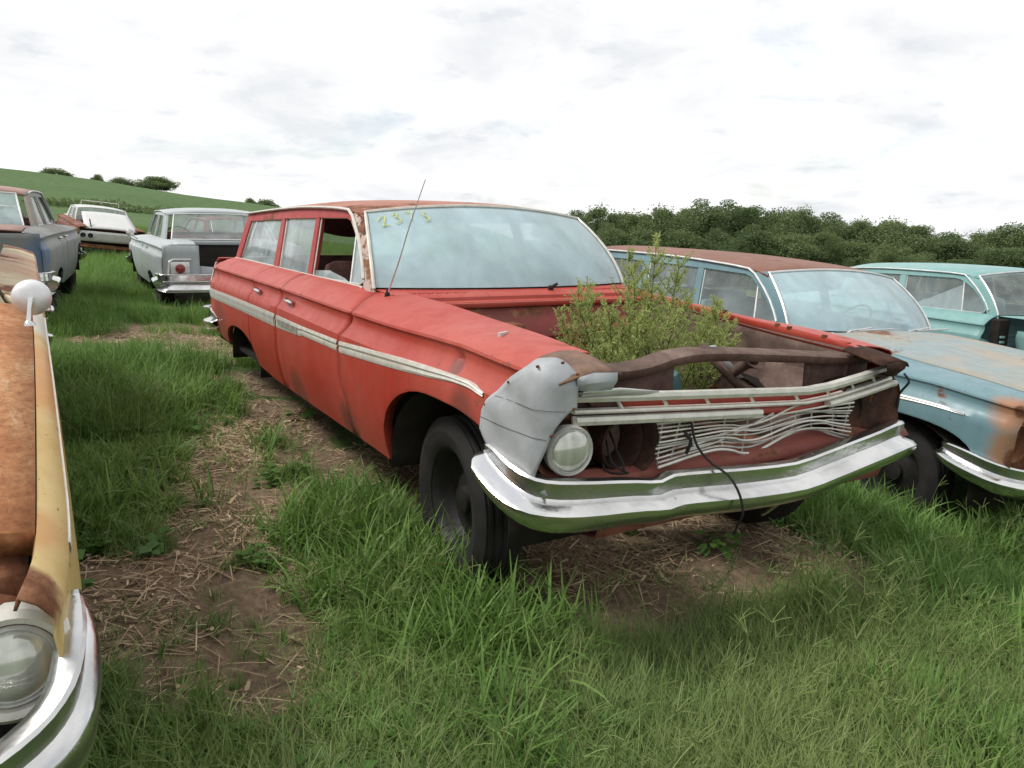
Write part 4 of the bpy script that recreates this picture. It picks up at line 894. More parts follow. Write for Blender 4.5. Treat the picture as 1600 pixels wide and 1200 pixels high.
rst = Car('wrecked_sedan', 'rusty red car body hidden behind the white-bonneted wreck', 'car', (31.5, 2.0, .0), (150, 0, 0), gh=SEDAN, q=.5)
rst.sides(dict(body=M['rustbody'])); rst.greenhouse(dict(roof=M['white'], frame=M['rustbody'], apillar=M['rustbody']), {}, 'cg', 'cg', 'trim', True); hood(rst, M['rustbody']); deck(rst, M['rustbody']); tailpanel(rst, M['rustbody']); rst.front_base(dict(under=M['dark'], inner=M['rustbody'])); liners(rst)
for x, y in ((.80, .8), (.80, -.8), (4.02, .8), (4.02, -.8)): rst.wheel(x, y, .30)

# --- yellow car with a rusted bonnet, close on the left
M['yell'] = paint('faded_yellow_paint', (.52, .31, .075), (.58, .44, .20), rust=.27, rough=.42, rust_scale=3, chalk=.9, patches=[((.14, -.88, .64), .09, None), ((1.2, -.95, .85), .3, (.50, .24, .06)), ((.35, -.90, .70), .08, (.48, .27, .10)), ((1.9, -.95, .93), .22, (.56, .54, .44))])
def rust_hood():
    m_, t, b, o = mat('rust_washed_bonnet'); co = ocoord(t)
    a = noise(t, co, 3.0, 9, .72, .3); f = noise(t, co, 45, 7, .75); s_ = noise(t, co, 9, 7, .7, .2, (2, 5, 1), (.35, 1.6, 1))
    c = ramp(t, a, [(.30, (.22, .082, .034)), (.48, (.40, .17, .072)), (.66, (.54, .30, .145))])
    c = mixc(t, ramp(t, f, [(.42, 0), (.66, .75)]), c, (.20, .070, .030)); c = mixc(t, ramp(t, s_, [(.56, 0), (.68, .8)]), c, (.56, .40, .24))
    t.links.new(c, b.inputs['Base Color']); b.inputs['Roughness'].default_value = .82; b.inputs['Specular IOR Level'].default_value = .25; bump(t, b, f, .5, .006); return m_
M['yhood'] = rust_hood()
M['creamp'] = paint('cream_paint_with_rust', (.56, .50, .32), (.36, .14, .07), rust=.52, rough=.55, rust_scale=2.0, chalk=1.0)
YB = dict(yin=[(.05, .875), (.3, .92), (1.9, .945), (2.25, .86), (2.6, .82), (4.8, .82), (5.2, .80)],
          zin=[(.05, .655), (.35, .70), (.69, .79), (1.06, .865), (1.67, .935), (2.3, 1.01), (2.8, 1.06), (4.4, 1.11), (5.2, 1.09)],
          yc=[(.05, .93), (.2, .955), (.6, .975), (4.7, .975), (5.2, .94)], zc=[(.05, .60), (.35, .655), (.9, .795), (1.14, .84), (2.0, .92), (2.8, 1.0), (4.4, 1.05), (5.2, 1.03)],
          ym=[(.05, .94), (.3, .97), (.6, .985), (4.7, .985), (5.2, .94)], farch=(.95, .40, .3, .56, 2.2, 2.2), rock=[(0, .34), (1.2, .25), (4.6, .28), (5.2, .34)],
          splits=(.10, 2.15, 3.3, 4.0, 5.2))
yl = Car('sedan', 'yellow car with rust-washed bonnet and round fender mirror', 'car', (-.40, 3.175, 0), (0, 0, 0), gh=shift_gh(SEDAN, .45, .05), body=YB)
def yprof(x, sgn, cut=None):
    B = YB; yi, zi, yc, zc, ym = [float(crv(B[k], x)) for k in ('yin', 'zin', 'yc', 'zc', 'ym')]; zl = yl.zlow(x)
    P = [(yi-.004, zi-.02), (yi, zi), (lerp(yi, yc, .5), lerp(zi, zc, .4)+.004), (yc-.008, zc+.012), (yc-.002, zc+.004), (yc, zc-.004), (yc-.004, zc-.014), (yc-.006, zc-.03)]
    side = sorted([(zc-.03, yc-.006), (zc-.10, lerp(yc, ym, .6)), (zc-.22, ym+.004), (min(.45, zc-.26), ym), (.25, ym-.03), (.2, ym-.05)])
    for z in np.linspace(zc-.04, zl, 11): P.append((float(np.interp(z, [q[0] for q in side], [q[1] for q in side])), z))
    P.append((P[-1][0]-.03, zl+.006)); return [(x, sgn*y, z) for y, z in P]
yl.prof = yprof
yl.sides(dict(body=M['creamp'], front_fender=M['yell']), handles=True)
yl.greenhouse(dict(roof=M['yell'], frame=M['creamp'], apillar=M['creamp']), {}, 'cg', 'cg', 'trim')
yl.front_base(dict(under=M['dark'], inner=M['rust'])); yl.interior(M['seat'], M['creamp']); deck(yl, M['yhood']); tailpanel(yl, M['creamp']); liners(yl)
hood(yl, M['yhood'], .34, 2.05, crown=.07)
rows = []
for t in np.linspace(-1, 1, 15):
    b_ = yl.ws(t*.99, 0); rows.append([(b_[0]+.02, t*.80, b_[2]), (b_[0]-.04, t*.82, b_[2]-.01), (2.06, t*.86, .99)])
yl.add('cowl', grid(rows), M['creamp'], solid=.006)
for sgn in (1, -1):
    yl.add('side_moulding', grid([[(x, sgn*(float(crv(YB['yc'], x))-.004), float(crv(YB['zc'], x))+.004), (x, sgn*(float(crv(YB['yc'], x))+.008), float(crv(YB['zc'], x))+.002), (x, sgn*(float(crv(YB['yc'], x))+.009), float(crv(YB['zc'], x))-.022), (x, sgn*(float(crv(YB['yc'], x))-.004), float(crv(YB['zc'], x))-.026)] for x in np.linspace(.36, 2.1, 24)]), M['trim'], solid=.002)
    # lamp panel, eyebrow and lamps
    yl.add('lamp_panel', grid([[(.17+.03*math.cos(a)*0+.05*(k == 2), sgn*(.80+[.02, .12, .145][k]*1.0*math.cos(a)*(1.12 if math.cos(a) < 0 else 1)), .505+[.02, .115, .135][k]*math.sin(a)) for a in np.linspace(0, 2*math.pi, 30, endpoint=False)] for k in range(3)], True), M['rust'], solid=.004)
    headlight(yl, (.165, sgn*.862, .508), .0725, (-1, 0, .04), 'trimw', bezel=.026); headlight(yl, (.165, sgn*.62, .508), .0725, (-1, 0, .04), 'trimw', bezel=.026)
    rows = [[(x, sgn*y, z) for x, y, z in ((.36, .70, .672), (.34, .80, .668), (.36, .90, .655))], [(x, sgn*y, z) for x, y, z in ((.27, .70, .655), (.24, .80, .648), (.28, .90, .640))], [(x, sgn*y, z) for x, y, z in ((.24, .70, .60), (.22, .80, .618), (.24, .91, .60))], [(x, sgn*y, z) for x, y, z in ((.25, .70, .56), (.23, .80, .60), (.23, .93, .56))]]
    yl.add('rusted_eyebrow', grid(rows), M['rust'], solid=.005)
yl.add('grille_cavity', grid([[(.28+.02*math.sin(8*y), y, z) for z in np.linspace(.35, .66, 6)] for y in np.linspace(-.62, .62, 12)]), M['rust'], solid=.004)
for z in (.42, .47, .52, .57): yl.add('grille_bar', tube([(.20, y, z) for y in np.linspace(-.5, .5, 6)], .008, 6), M['trim'])
YBP = [(.30, .985, .575, .53), (.22, .99, .565, .44), (.12, .982, .545, .385), (.05, .955, .50, .345), (.0, .89, .455, .32), (-.04, .78, .43, .30), (-.06, .5, .42, .29), (-.07, 0, .42, .29)]
yl.bumper(YBP+[(p[0], -p[1], p[2], p[3]) for p in YBP[::-1][1:]], M['chrome'], 'front_bumper', deep=.35); yl.bumper(RBUMP, M['chrome'], 'rear_bumper')
for x, y in ((.95, .8), (.95, -.8), (4.02, .8), (4.02, -.8)): yl.wheel(x, y, .24)
M['mirrorback'] = plain('dull_plated_mirror_back', (.66, .66, .67), .38, .45, .5, .12, 16, .1)
mc = np.array([1.58, -.945, 1.062]); mi = yl.add('fender_mirror', lathe([(.001, .032), (.025, .030), (.045, .022), (.056, .008), (.059, -.006), (.054, -.014), (.001, -.014)], 28, mc, (-1, .12, .12)), M['mirrorback'])
ms = MB(); ms.add(tube([mc+np.array([-.03, .0, .0]), mc+np.array([-.045, .006, -.03]), mc+np.array([-.05, .012, -.075])], [.011, .008, .010], 8)); ms.add(lathe([(.018, 0), (.015, .01), (.008, .016)], 14, mc+np.array([-.05, .012, -.085]), (0, 0, 1)))
yl.add('mirror_stem', (ms.V, ms.F), M['chrome'], mi)
for i in (1,):
    yl.add('door_mirror_knob', lathe([(.022, 0), (.02, .02), (.001, .03)], 12, (2.55, -.96, 1.0), (0, -1, .2)), M['chrome'])
for c_, hw in ((red, .95), (blu, .97), (aq, .84), (pal, .97), (gry, .97), (wh, .97), (mar, .97), (rst, .97), (yl, .97)): FOOT_SRC.append((c_.p, c_.R, .16*c_.sc[0], 5.22*c_.sc[0], hw))
# ------------------------------------------------------------------ terrain
def pix_dir(u, v): return CF + CR*(u-800)/FPX + CU*(600-v)/FPX
def polar(u, r):                       # point at horizontal range r from the camera in the direction of column u
    d = pix_dir(u, 345)[:2]; d = d/np.linalg.norm(d); return CAMP[:2] + d*r
CP = [(.8, .9, -.09), (.8, -.9, -.15), (-1.9, 2.2, -.12), (-1, 0, -.2), (-.2, 2.6, -.10), (3, 1, .0), (3, 2.2, .02), (4.5, 1, .03), (4.5, -.9, -.12), (6, 1, .03), (9.4, 0, -.03), (13, 0, -.03), (7.5, 3, .17), (11.5, 2.6, .19), (8, 6, .2), (26, .5, -.12), (22, -2, -.2),
      (.5, -2.1, -.36), (3, -3, -.46), (5, -3, -.46), (0, -4, -.45), (2, -5.7, -.42), (5, -6, -.45), (-3, -3, -.5), (-3, 0, -.3), (-3, 4, -.08), (0, 6, -.02), (8, -4, -.4)]
for u, e45, e90, e160 in ((-500, .5, 2.6, 8.5), (-200, .5, 2.5, 8.2), (0, .5, 2.35, 7.75), (130, .4, 2.1, 6.7), (250, .25, 1.6, 5.1), (400, .0, .8, 3.1), (560, -.5, -.2, 1.3), (760, -1.3, -2.2, -1.5)):
    for r, z in ((45, e45), (90, e90), (160, e160), (230, e160-1.0), (420, e160-9), (1500, -14)):
        CP.append((*polar(u, r), z))
for u in (900, 1150, 1400, 1700, 2200):
    for r, z in ((14, -.75), (30, -1.5), (60, -3.6), (105, -5.6), (170, -7.0), (420, -18), (1500, -75)):
        CP.append((*polar(u, r), z))
for a in (100, 150, 200, 240, 280):
    for r, z in ((9, -.25), (40, -.9), (160, -3), (1500, -10)):
        d = (math.cos(rad(a)), math.sin(rad(a))); CP.append((CAMP[0]+d[0]*r, CAMP[1]+d[1]*r, z))
CP = np.array(CP)
def warpxy(x, y):
    dx_, dy_ = x-CAMP[0], y-CAMP[1]; r = np.sqrt(dx_**2+dy_**2)+1e-9; k = np.log1p(r/4)/r; return np.stack([dx_*k, dy_*k], -1)
_W = warpxy(CP[:, 0], CP[:, 1])
def _phi(d2): return np.where(d2 > 0, .5*d2*np.log(d2+1e-12), 0)
_n = len(CP); _A = np.zeros((_n+3, _n+3)); _d2 = ((_W[:, None]-_W[None])**2).sum(-1)
_A[:_n, :_n] = _phi(_d2)+np.eye(_n)*2e-4; _A[:_n, _n] = 1; _A[:_n, _n+1:] = _W; _A[_n, :_n] = 1; _A[_n+1:, :_n] = _W.T
_c = np.linalg.solve(_A, np.r_[CP[:, 2], 0, 0, 0])
_PERM = np.random.default_rng(3).random((256, 256))
def vnoise(x, y):
    xi = np.floor(x).astype(int); yi = np.floor(y).astype(int); fx = x-xi; fy = y-yi; fx = fx*fx*(3-2*fx); fy = fy*fy*(3-2*fy)
    g = lambda a, b: _PERM[a & 255, b & 255]
    return (g(xi, yi)*(1-fx)+g(xi+1, yi)*fx)*(1-fy)+(g(xi, yi+1)*(1-fx)+g(xi+1, yi+1)*fx)*fy
def fbm(x, y, o=4):
    s_ = 0; a = .5
    for i in range(o): s_ = s_+a*vnoise(x*2**i+17*i, y*2**i+31*i); a *= .5
    return s_/(1-.5**o)
def H(x, y, detail=True):
    x = np.atleast_1d(np.asarray(x, float)); y = np.atleast_1d(np.asarray(y, float)); out_ = np.empty(x.shape)
    for i in range(0, len(x), 20000):
        w_ = warpxy(x[i:i+20000], y[i:i+20000]); d2 = ((w_[:, None]-_W[None])**2).sum(-1)
        out_[i:i+20000] = _phi(d2)@_c[:_n]+_c[_n]+w_@_c[_n+1:]
    if detail:
        r = np.hypot(x-CAMP[0], y-CAMP[1])
        out_ += (fbm(x*1.7, y*1.7)-.5)*.07*np.clip(1.5-r/30, .2, 1) + (fbm(x*.05+9, y*.05, 3)-.5)*np.clip((r-40)/60, 0, 1)*.8
    return out_
def ground_hit(u, v):
    d = pix_dir(u, v); t = .5
    for _ in range(400):
        p = CAMP+d*t; h = H(p[0], p[1], False)[0]
        if p[2] <= h: break
        t += max(.01, (p[2]-h)*.5)
    return CAMP+d*t
# bare soil and straw, from where the photograph shows it (pixel -> ground point, radius in metres)
DIRT = [(300, 490, .7), (262, 512, .55), (200, 528, .5), (140, 535, .45), (330, 555, .6), (300, 530, .5), (385, 600, .5), (340, 600, .42), (420, 650, .5), (375, 685, .42), (410, 720, .42), (330, 770, .36), (300, 820, .28), (390, 790, .32), (250, 900, .24), (180, 950, .21), (290, 960, .24), (390, 930, .22), (350, 1020, .20), (440, 1000, .18), (440, 860, .24), (350, 640, .4), (440, 690, .4), (360, 730, .36), (400, 830, .3), (340, 850, .26), (320, 920, .24), (360, 960, .22), (290, 1010, .2), (420, 1050, .16), (220, 1000, .22), (300, 1060, .17), (250, 940, .25), (380, 980, .22), (480, 900, .2), (330, 880, .22), (400, 1090, .14), (160, 900, .15), (170, 1010, .12), (430, 1120, .12),
        (500, 760, .22), (950, 905, .28), (1060, 880, .34), (1190, 860, .32), (1280, 880, .26), (960, 965, .13), (1100, 930, .14), (1000, 990, .09), (1380, 1080, .06), (1560, 960, .09), (1260, 1000, .07), (590, 880, .05), (560, 1080, .05)]
DW = [(*ground_hit(u, v)[:2], r) for u, v, r in DIRT]
DW += [(x, y, .62) for x in np.arange(.5, 5.2, .6) for y in (-.5, .0)]
def bare(x, y):
    n = fbm(x*2.2+5, y*2.2)-.5; n2_ = fbm(x*9, y*9, 3)-.5; m_ = np.zeros_like(x)
    for a, b, r in DW:
        d = np.hypot(x-a, y-b)/r; m_ = np.maximum(m_, 1.25-d*.85)
    m_ = np.maximum(m_, np.clip((fbm(x*1.3+50, y*1.3)-.58)*3.2, 0, .75))
    return np.clip((m_+n*.8+n2_*.6-.30)*2.6, 0, 1)
# ground sheet: rings round the camera, fine near, coarse far
na, nr = 380, 250
rr = .25*(1500/.25)**np.linspace(0, 1, nr); base = math.atan2(CF[1], CF[0])
aa = np.concatenate([np.linspace(-.85, .85, na-90, endpoint=False), np.linspace(.85, 2*math.pi-.85, 90, endpoint=False)])+base
X = (CAMP[0]+np.outer(rr, np.cos(aa))).ravel(); Y = (CAMP[1]+np.outer(rr, np.sin(aa))).ravel()
Zg = H(X, Y)
V = np.stack([X, Y, Zg], 1); V = np.vstack([V, [[CAMP[0], CAMP[1], H(CAMP[0], CAMP[1])[0]]]])
idx = np.arange(nr*na).reshape(nr, na); nx_ = np.roll(idx, -1, 1)
F = np.stack([idx[:-1], nx_[:-1], nx_[1:], idx[1:]], -1).reshape(-1, 4)
me = bpy.data.meshes.new('ground'); me.from_pydata(V.tolist(), [], F.tolist()+[(nr*na, int(nx_[0, j]), int(idx[0, j])) for j in range(na)][::1])
me.polygons.foreach_set('use_smooth', [True]*len(me.polygons))
at = me.attributes.new('bare', 'FLOAT', 'POINT')
bv = np.r_[bare(X, Y), 0]; rcam = np.hypot(V[:, 0]-CAMP[0], V[:, 1]-CAMP[1])
at.data.foreach_set('value', bv.astype(np.float32))
fl = me.attributes.new('crop', 'FLOAT', 'POINT')
th = np.arctan2(V[:, 1]-CAMP[1], V[:, 0]-CAMP[0])-base
fl.data.foreach_set('value', np.clip((rcam-38)/6, 0, 1).astype(np.float32))
ground = bpy.data.objects.new('ground', me); COL.objects.link(ground); tag(ground, 'grassy pasture with bare trampled soil, rising to a green crop hill', 'ground', kind='structure')
m_, t, b, o = mat('pasture_ground'); co = ocoord(t)
ab = t.nodes.new('ShaderNodeAttribute'); ab.attribute_name = 'bare'; ac = t.nodes.new('ShaderNodeAttribute'); ac.attribute_name = 'crop'
na_ = noise(t, co, 3, 8, .7); nb_ = noise(t, co, 26, 8, .7); nc_ = noise(t, co, 90, 5, .7)
soil = ramp(t, nb_, [(.28, (.080, .055, .037)), (.5, (.185, .132, .088)), (.72, (.30, .22, .15))])
soil = mixc(t, ramp(t, nc_, [(.5, 0), (.75, .6)]), soil, (.26, .19, .12))
gr = ramp(t, nb_, [(.3, (.035, .050, .016)), (.55, (.07, .115, .030)), (.75, (.11, .155, .05))])
f0 = t.nodes.new('ShaderNodeMath'); f0.operation = 'MULTIPLY_ADD'; t.links.new(nb_, f0.inputs[0]); f0.inputs[1].default_value = 1.0; t.links.new(ab.outputs['Fac'], f0.inputs[2])
c = mixc(t, ramp(t, f0.outputs[0], [(.62, 0), (.95, 1)]), gr, soil)
# crop field: rows and patches
wv = t.nodes.new('ShaderNodeTexWave'); wv.wave_type = 'BANDS'; wv.bands_direction = 'X'; wv.inputs['Scale'].default_value = .32; wv.inputs['Distortion'].default_value = 3.0; wv.inputs['Detail'].default_value = 4; wv.inputs['Detail Scale'].default_value = .6
t.links.new(co, wv.inputs[0])
cn = noise(t, co, .05, 8, .65, .3); cf_ = noise(t, co, 1.1, 8, .75)
crop = ramp(t, cn, [(.3, (.085, .140, .050)), (.55, (.105, .165, .062)), (.75, (.135, .185, .078))])
crop = mixc(t, ramp(t, cf_, [(.38, .75), (.62, 0)]), crop, (.040, .080, .026)); crop = mixc(t, ramp(t, wv.outputs[0], [(.2, .35), (.6, 0)]), crop, (.060, .105, .038))
c = mixc(t, ac.outputs['Fac'], c, crop); t.links.new(c, b.inputs['Base Color']); b.inputs['Roughness'].default_value = .95; b.inputs['Specular IOR Level'].default_value = .15
bump(t, b, nb_, .6, .03); ground.data.materials.append(m_)

# ------------------------------------------------------------------ grass: blade tufts instanced on points
def leafmat(name, dark, mid, light, tr=.35, rough=.55, dead=None):
    m_, t, b, o = mat(name); oi = t.nodes.new('ShaderNodeObjectInfo'); co = t.nodes.new('ShaderNodeTexCoord').outputs['Object']
    geo = t.nodes.new('ShaderNodeNewGeometry')
    mxr = t.nodes.new('ShaderNodeMath'); mxr.operation = 'ADD'; t.links.new(oi.outputs['Random'], mxr.inputs[0]); t.links.new(geo.outputs['Random Per Island'], mxr.inputs[1])
    hf = t.nodes.new('ShaderNodeMath'); hf.operation = 'MULTIPLY'; hf.inputs[1].default_value = .5; t.links.new(mxr.outputs[0], hf.inputs[0])
    st = [(.05, dark), (.5, mid), (.88, light)]
    if dead: st.append((.97, dead))
    c = ramp(t, hf.outputs[0], st)
    if 'grass' in name:
        ln_ = noise(t, oi.outputs['Location'], .9, 4, .6); c = mixc(t, ramp(t, ln_, [(.42, 0), (.62, .55)]), c, tuple(v*q for v, q in zip(light, (1.05, 1.0, .95)))); c = mixc(t, ramp(t, ln_, [(.30, .45), (.44, 0)]), c, tuple(v*.95 for v in dark))
    t.links.new(c, b.inputs['Base Color']); b.inputs['Roughness'].default_value = rough; b.inputs['Specular IOR Level'].default_value = .3
    tl_ = t.nodes.new('ShaderNodeBsdfTranslucent'); t.links.new(mixc(t, .3, c, (.12, .2, .02)), tl_.inputs[0])
    mx_ = t.nodes.new('ShaderNodeMixShader'); mx_.inputs[0].default_value = tr
    t.links.new(b.outputs[0], mx_.inputs[1]); t.links.new(tl_.outputs[0], mx_.inputs[2]); t.links.new(mx_.outputs[0], o.inputs[0])
    return m_
M['grass'] = leafmat('lush_grass', (.070, .150, .026), (.128, .248, .050), (.215, .345, .095), dead=(.44, .42, .22))
M['grassp'] = leafmat('pale_fine_grass', (.105, .175, .045), (.185, .265, .080), (.30, .37, .14), dead=(.45, .42, .24))
M['straw'] = leafmat('corn_straw', (.15, .095, .055), (.34, .24, .145), (.58, .46, .30), tr=.05, rough=.85)
M['weed'] = leafmat('weed_leaf', (.05, .12, .022), (.085, .19, .035), (.14, .26, .06))
M['bush'] = leafmat('feathery_weed', (.34, .40, .13), (.50, .55, .21), (.66, .66, .34), tr=.55)
M['stem'] = plain('green_stem', (.09, .13, .035), .7, 0, .3, .3, 20, 0)
def blade(r_, L_, wd, lean, az, base=(0, 0), segs=5, fold=.0):
    """one curved blade"""
    V = []; F = []; d = np.array([math.cos(az), math.sin(az), 0]); sd_ = np.array([-math.sin(az), math.cos(az), 0])
    p = np.array([base[0], base[1], -.01]); a = rad(88)-lean*.25
    for i in range(segs+1):
        k = i/segs; wv_ = wd*(1-k**1.8)*(0.75+.5*k if k < .5 else 1.0)
        V += [p-sd_*wv_/2, p+sd_*wv_/2] if i < segs else [p]
        a2 = a-lean*k*1.4; p = p+(d*math.cos(a2)+np.array([0, 0, math.sin(a2)]))*L_/segs
    for i in range(segs-1): F.append((2*i, 2*i+1, 2*i+3, 2*i+2))
    F.append((2*segs-2, 2*segs-1, 2*segs)); return V, F
TC = {}
def tufts(key, count, fn, m_):
    c_ = bpy.data.collections.new(key); TC[key] = c_
    for i in range(count):
        mb = MB(); fn(mb, random.Random(i*13+len(key)))
        me = bpy.data.meshes.new(key); me.from_pydata([tuple(v) for v in mb.V], [], mb.F); me.materials.append(m_)
        me.polygons.foreach_set('use_smooth', [True]*len(me.polygons)); o_ = bpy.data.objects.new(key+'_%02d' % i, me); c_.objects.link(o_)
def lush(mb, R_):
    for k in range(15): mb.add(blade(R_, R_.uniform(.12, .30), R_.uniform(.006, .0150), R_.uniform(.4, 1.7), R_.uniform(0, 6.28), (R_.gauss(0, .03), R_.gauss(0, .03))))
def fine(mb, R_):
    for k in range(16): mb.add(blade(R_, R_.uniform(.08, .24), R_.uniform(.002, .0045), R_.uniform(.5, 1.7), R_.gauss(.4, 1.1), (R_.gauss(0, .035), R_.gauss(0, .035)), 4))
def seedy(mb, R_):   # crabgrass: stalks with finger heads
    for k in range(4):
        az = R_.uniform(0, 6.28); L_ = R_.uniform(.22, .40); ln = R_.uniform(.15, .6)
        d = np.array([math.cos(az), math.sin(az), 0]); tip = d*L_*math.sin(ln)+np.array([0, 0, L_*math.cos(ln)])
        mb.add(tube([(0, 0, 0), tip*.55+np.array([0, 0, .02]), tip], .0011, 3, False))
        for j in range(R_.randint(3, 5)):
            a2 = R_.uniform(0, 6.28); e_ = tip+np.array([math.cos(a2), math.sin(a2), R_.uniform(.3, 1.2)])*.055
            mb.add(tube([tip, lerp(tip, e_, .5)+np.array([0, 0, .004]), e_], .0013, 3, False))
def field(mb, R_):
    for k in range(26): mb.add(blade(R_, R_.uniform(.18, .42), R_.uniform(.006, .014), R_.uniform(.2, 1.3), R_.uniform(0, 6.28), (R_.gauss(0, .09), R_.gauss(0, .09)), 3))
def chips(mb, R_):
    for k in range(11):
        q = R_.random(); L_, w_ = (R_.uniform(.03, .11), R_.uniform(.0015, .0035)) if q < .55 else ((R_.uniform(.02, .045), R_.uniform(.004, .010)) if q < .75 else (R_.uniform(.006, .02), R_.uniform(.003, .007))); az = R_.uniform(0, 6.28); c_ = np.array([R_.gauss(0, .05), R_.gauss(0, .05), R_.uniform(.002, .016)])
        d = np.array([math.cos(az), math.sin(az), R_.uniform(-.15, .25)]); s_ = np.array([-d[1], d[0], R_.uniform(-.3, .3)]); h = L_/2
        P = [c_-d*h-s_*w_/2, c_-d*h+s_*w_/2, c_+s_*w_*.6+np.array([0, 0, .0012]), c_-s_*w_*.6+np.array([0, 0, .0012]), c_+d*h+s_*w_*.35, c_+d*h-s_*w_*.35]
        mb.add((P, [(0, 1, 2, 3), (3, 2, 4, 5)]))
def leafy(mb, R_):   # small broadleaf seedlings in the grass
    for k in range(7):
        az = R_.uniform(0, 6.28); d = np.array([math.cos(az), math.sin(az), R_.uniform(.1, .7)]); d /= np.linalg.norm(d); s_ = np.array([-math.sin(az), math.cos(az), 0]); L_ = R_.uniform(.03, .07); w_ = L_*R_.uniform(.3, .5)
        b0 = np.array([0, 0, R_.uniform(.01, .06)]); mb.add(([b0, b0+d*L_*.4+s_*w_, b0+d*L_+np.array([0, 0, -.01]), b0+d*L_*.4-s_*w_], [(0, 1, 2, 3)]))
tufts('lush', 7, lush, M['grass']); tufts('fine', 7, fine, M['grassp']); tufts('seedy', 5, seedy, M['grassp']); tufts('field', 6, field, M['grass']); tufts('chips', 8, chips, M['straw']); tufts('leafy', 5, leafy, M['weed'])
def scatter(name, key, P, sc, label, cat, lean=None):
    P = np.asarray(P); n = len(P); me = bpy.data.meshes.new(name); me.from_pydata(P.tolist(), [], [])
    rot = np.stack([rng.normal(0, .12, n), rng.normal(0, .12, n), rng.uniform(0, 6.283, n)], 1)
    if lean is not None: rot[:, 2] = lean+rng.normal(0, .7, n)
    a = me.attributes.new('rot', 'FLOAT_VECTOR', 'POINT'); a.data.foreach_set('vector', rot.astype(np.float32).ravel())
    a = me.attributes.new('sc', 'FLOAT', 'POINT'); a.data.foreach_set('value', np.asarray(sc, np.float32))
    o_ = bpy.data.objects.new(name, me); COL.objects.link(o_); tag(o_, label, cat, kind='stuff')
    g = bpy.data.node_groups.new(name, 'GeometryNodeTree'); g.interface.new_socket('Geometry', in_out='INPUT', socket_type='NodeSocketGeometry'); g.interface.new_socket('Geometry', in_out='OUTPUT', socket_type='NodeSocketGeometry')
    gi = g.nodes.new('NodeGroupInput'); go = g.nodes.new('NodeGroupOutput'); ip = g.nodes.new('GeometryNodeInstanceOnPoints'); ci = g.nodes.new('GeometryNodeCollectionInfo')
    ci.inputs['Collection'].default_value = TC[key]; ci.inputs['Separate Children'].default_value = True; ci.inputs['Reset Children'].default_value = True
    ar = g.nodes.new('GeometryNodeInputNamedAttribute'); ar.data_type = 'FLOAT_VECTOR'; ar.inputs['Name'].default_value = 'rot'
    asx = g.nodes.new('GeometryNodeInputNamedAttribute'); asx.data_type = 'FLOAT'; asx.inputs['Name'].default_value = 'sc'
    ri = g.nodes.new('FunctionNodeRandomValue'); ri.data_type = 'INT'; ri.inputs['Min'].default_value = 0; ri.inputs['Max'].default_value = len(TC[key].objects)-1
    g.links.new(gi.outputs[0], ip.inputs['Points']); g.links.new(ci.outputs[0], ip.inputs['Instance']); ip.inputs['Pick Instance'].default_value = True
    g.links.new(ri.outputs[2], ip.inputs['Instance Index']); g.links.new(ar.outputs[0], ip.inputs['Rotation']); g.links.new(asx.outputs[0], ip.inputs['Scale']); g.links.new(ip.outputs[0], go.inputs[0])
    o_.modifiers.new('scatter', 'NODES').node_group = g
    return o_
def wedge(n, r0, r1, half=.78):
    r = np.sqrt(rng.uniform(r0*r0, r1*r1, n)); a = rng.uniform(-half, half, n)+base
    return CAMP[0]+r*np.cos(a), CAMP[1]+r*np.sin(a), r
FOOT = FOOT_SRC   # car footprints (pos, R, x0, x1, halfwidth): no tall grass grows through these
def outside(x, y, grow=0.0):
    ok = np.ones(len(x), bool)
    for p, R_, x0, x1, hw in FOOT:
        lx = (x-p[0])*R_[0, 0]+(y-p[1])*R_[1, 0]; ly = (x-p[0])*R_[0, 1]+(y-p[1])*R_[1, 1]
        ok &= ~((lx > x0-grow) & (lx < x1+grow) & (abs(ly) < hw+grow))
    return ok
# ------------------------------------------------------------------ grass placement (after the cars, so it knows their footprints)
def keep(x, y, k, b0=.55):
    bb = bare(x, y); return (rng.random(len(x)) > bb*b0/.55) & outside(x, y) & k
def near_pale(x, y):                     # trampled paler grass before and beside the camera's right
    ctr = ground_hit(1150, 1080); return np.clip(1.35-np.hypot((x-ctr[0])/1.0, (y-ctr[1])/1.5), 0, 1)
x, y, r = wedge(17000, .7, 5.2); bb = bare(x, y); pl = near_pale(x, y); nz = fbm(x*1.5+3, y*1.5)
k = (rng.random(len(x)) > bb*.93) & outside(x, y) & (rng.random(len(x)) > pl*.62) & (nz > np.where(y > 1.25, .38, .30))
x1, y1 = x[k], y[k]; s1 = np.where(y[k] > 1.25, .68, 1.0)*(.45+.75*np.clip((nz[k]-.3)*2.2, 0, 1))*(1-.35*pl[k])*rng.uniform(.7, 1.25, k.sum())*(1-.35*bb[k])
LB = [(*ground_hit(u, v)[:2], q) for u, v, q in ((560, 840, .3), (640, 850, .28), (700, 900, .25), (620, 940, .25), (780, 930, .25), (720, 1010, .25), (820, 1010, .2), (180, 590, .5), (250, 640, .35), (130, 800, .3), (1450, 800, .35), (1550, 850, .35), (1330, 830, .25))]
ax_, ay_ = [], []
for a, b_, q in LB:
    nn = int(420*q*q*3.14); ax_.append(rng.normal(a, q*.6, nn)); ay_.append(rng.normal(b_, q*.6, nn))
ax_ = np.concatenate(ax_); ay_ = np.concatenate(ay_); kk = outside(ax_, ay_, -.1); x1 = np.r_[x1, ax_[kk]]; y1 = np.r_[y1, ay_[kk]]; s1 = np.r_[s1, rng.uniform(.75, 1.3, kk.sum())]
scatter('meadow_grass', 'lush', np.stack([x1, y1, H(x1, y1)], 1), s1, 'lush dark green grass tufts around the cars', 'grass')
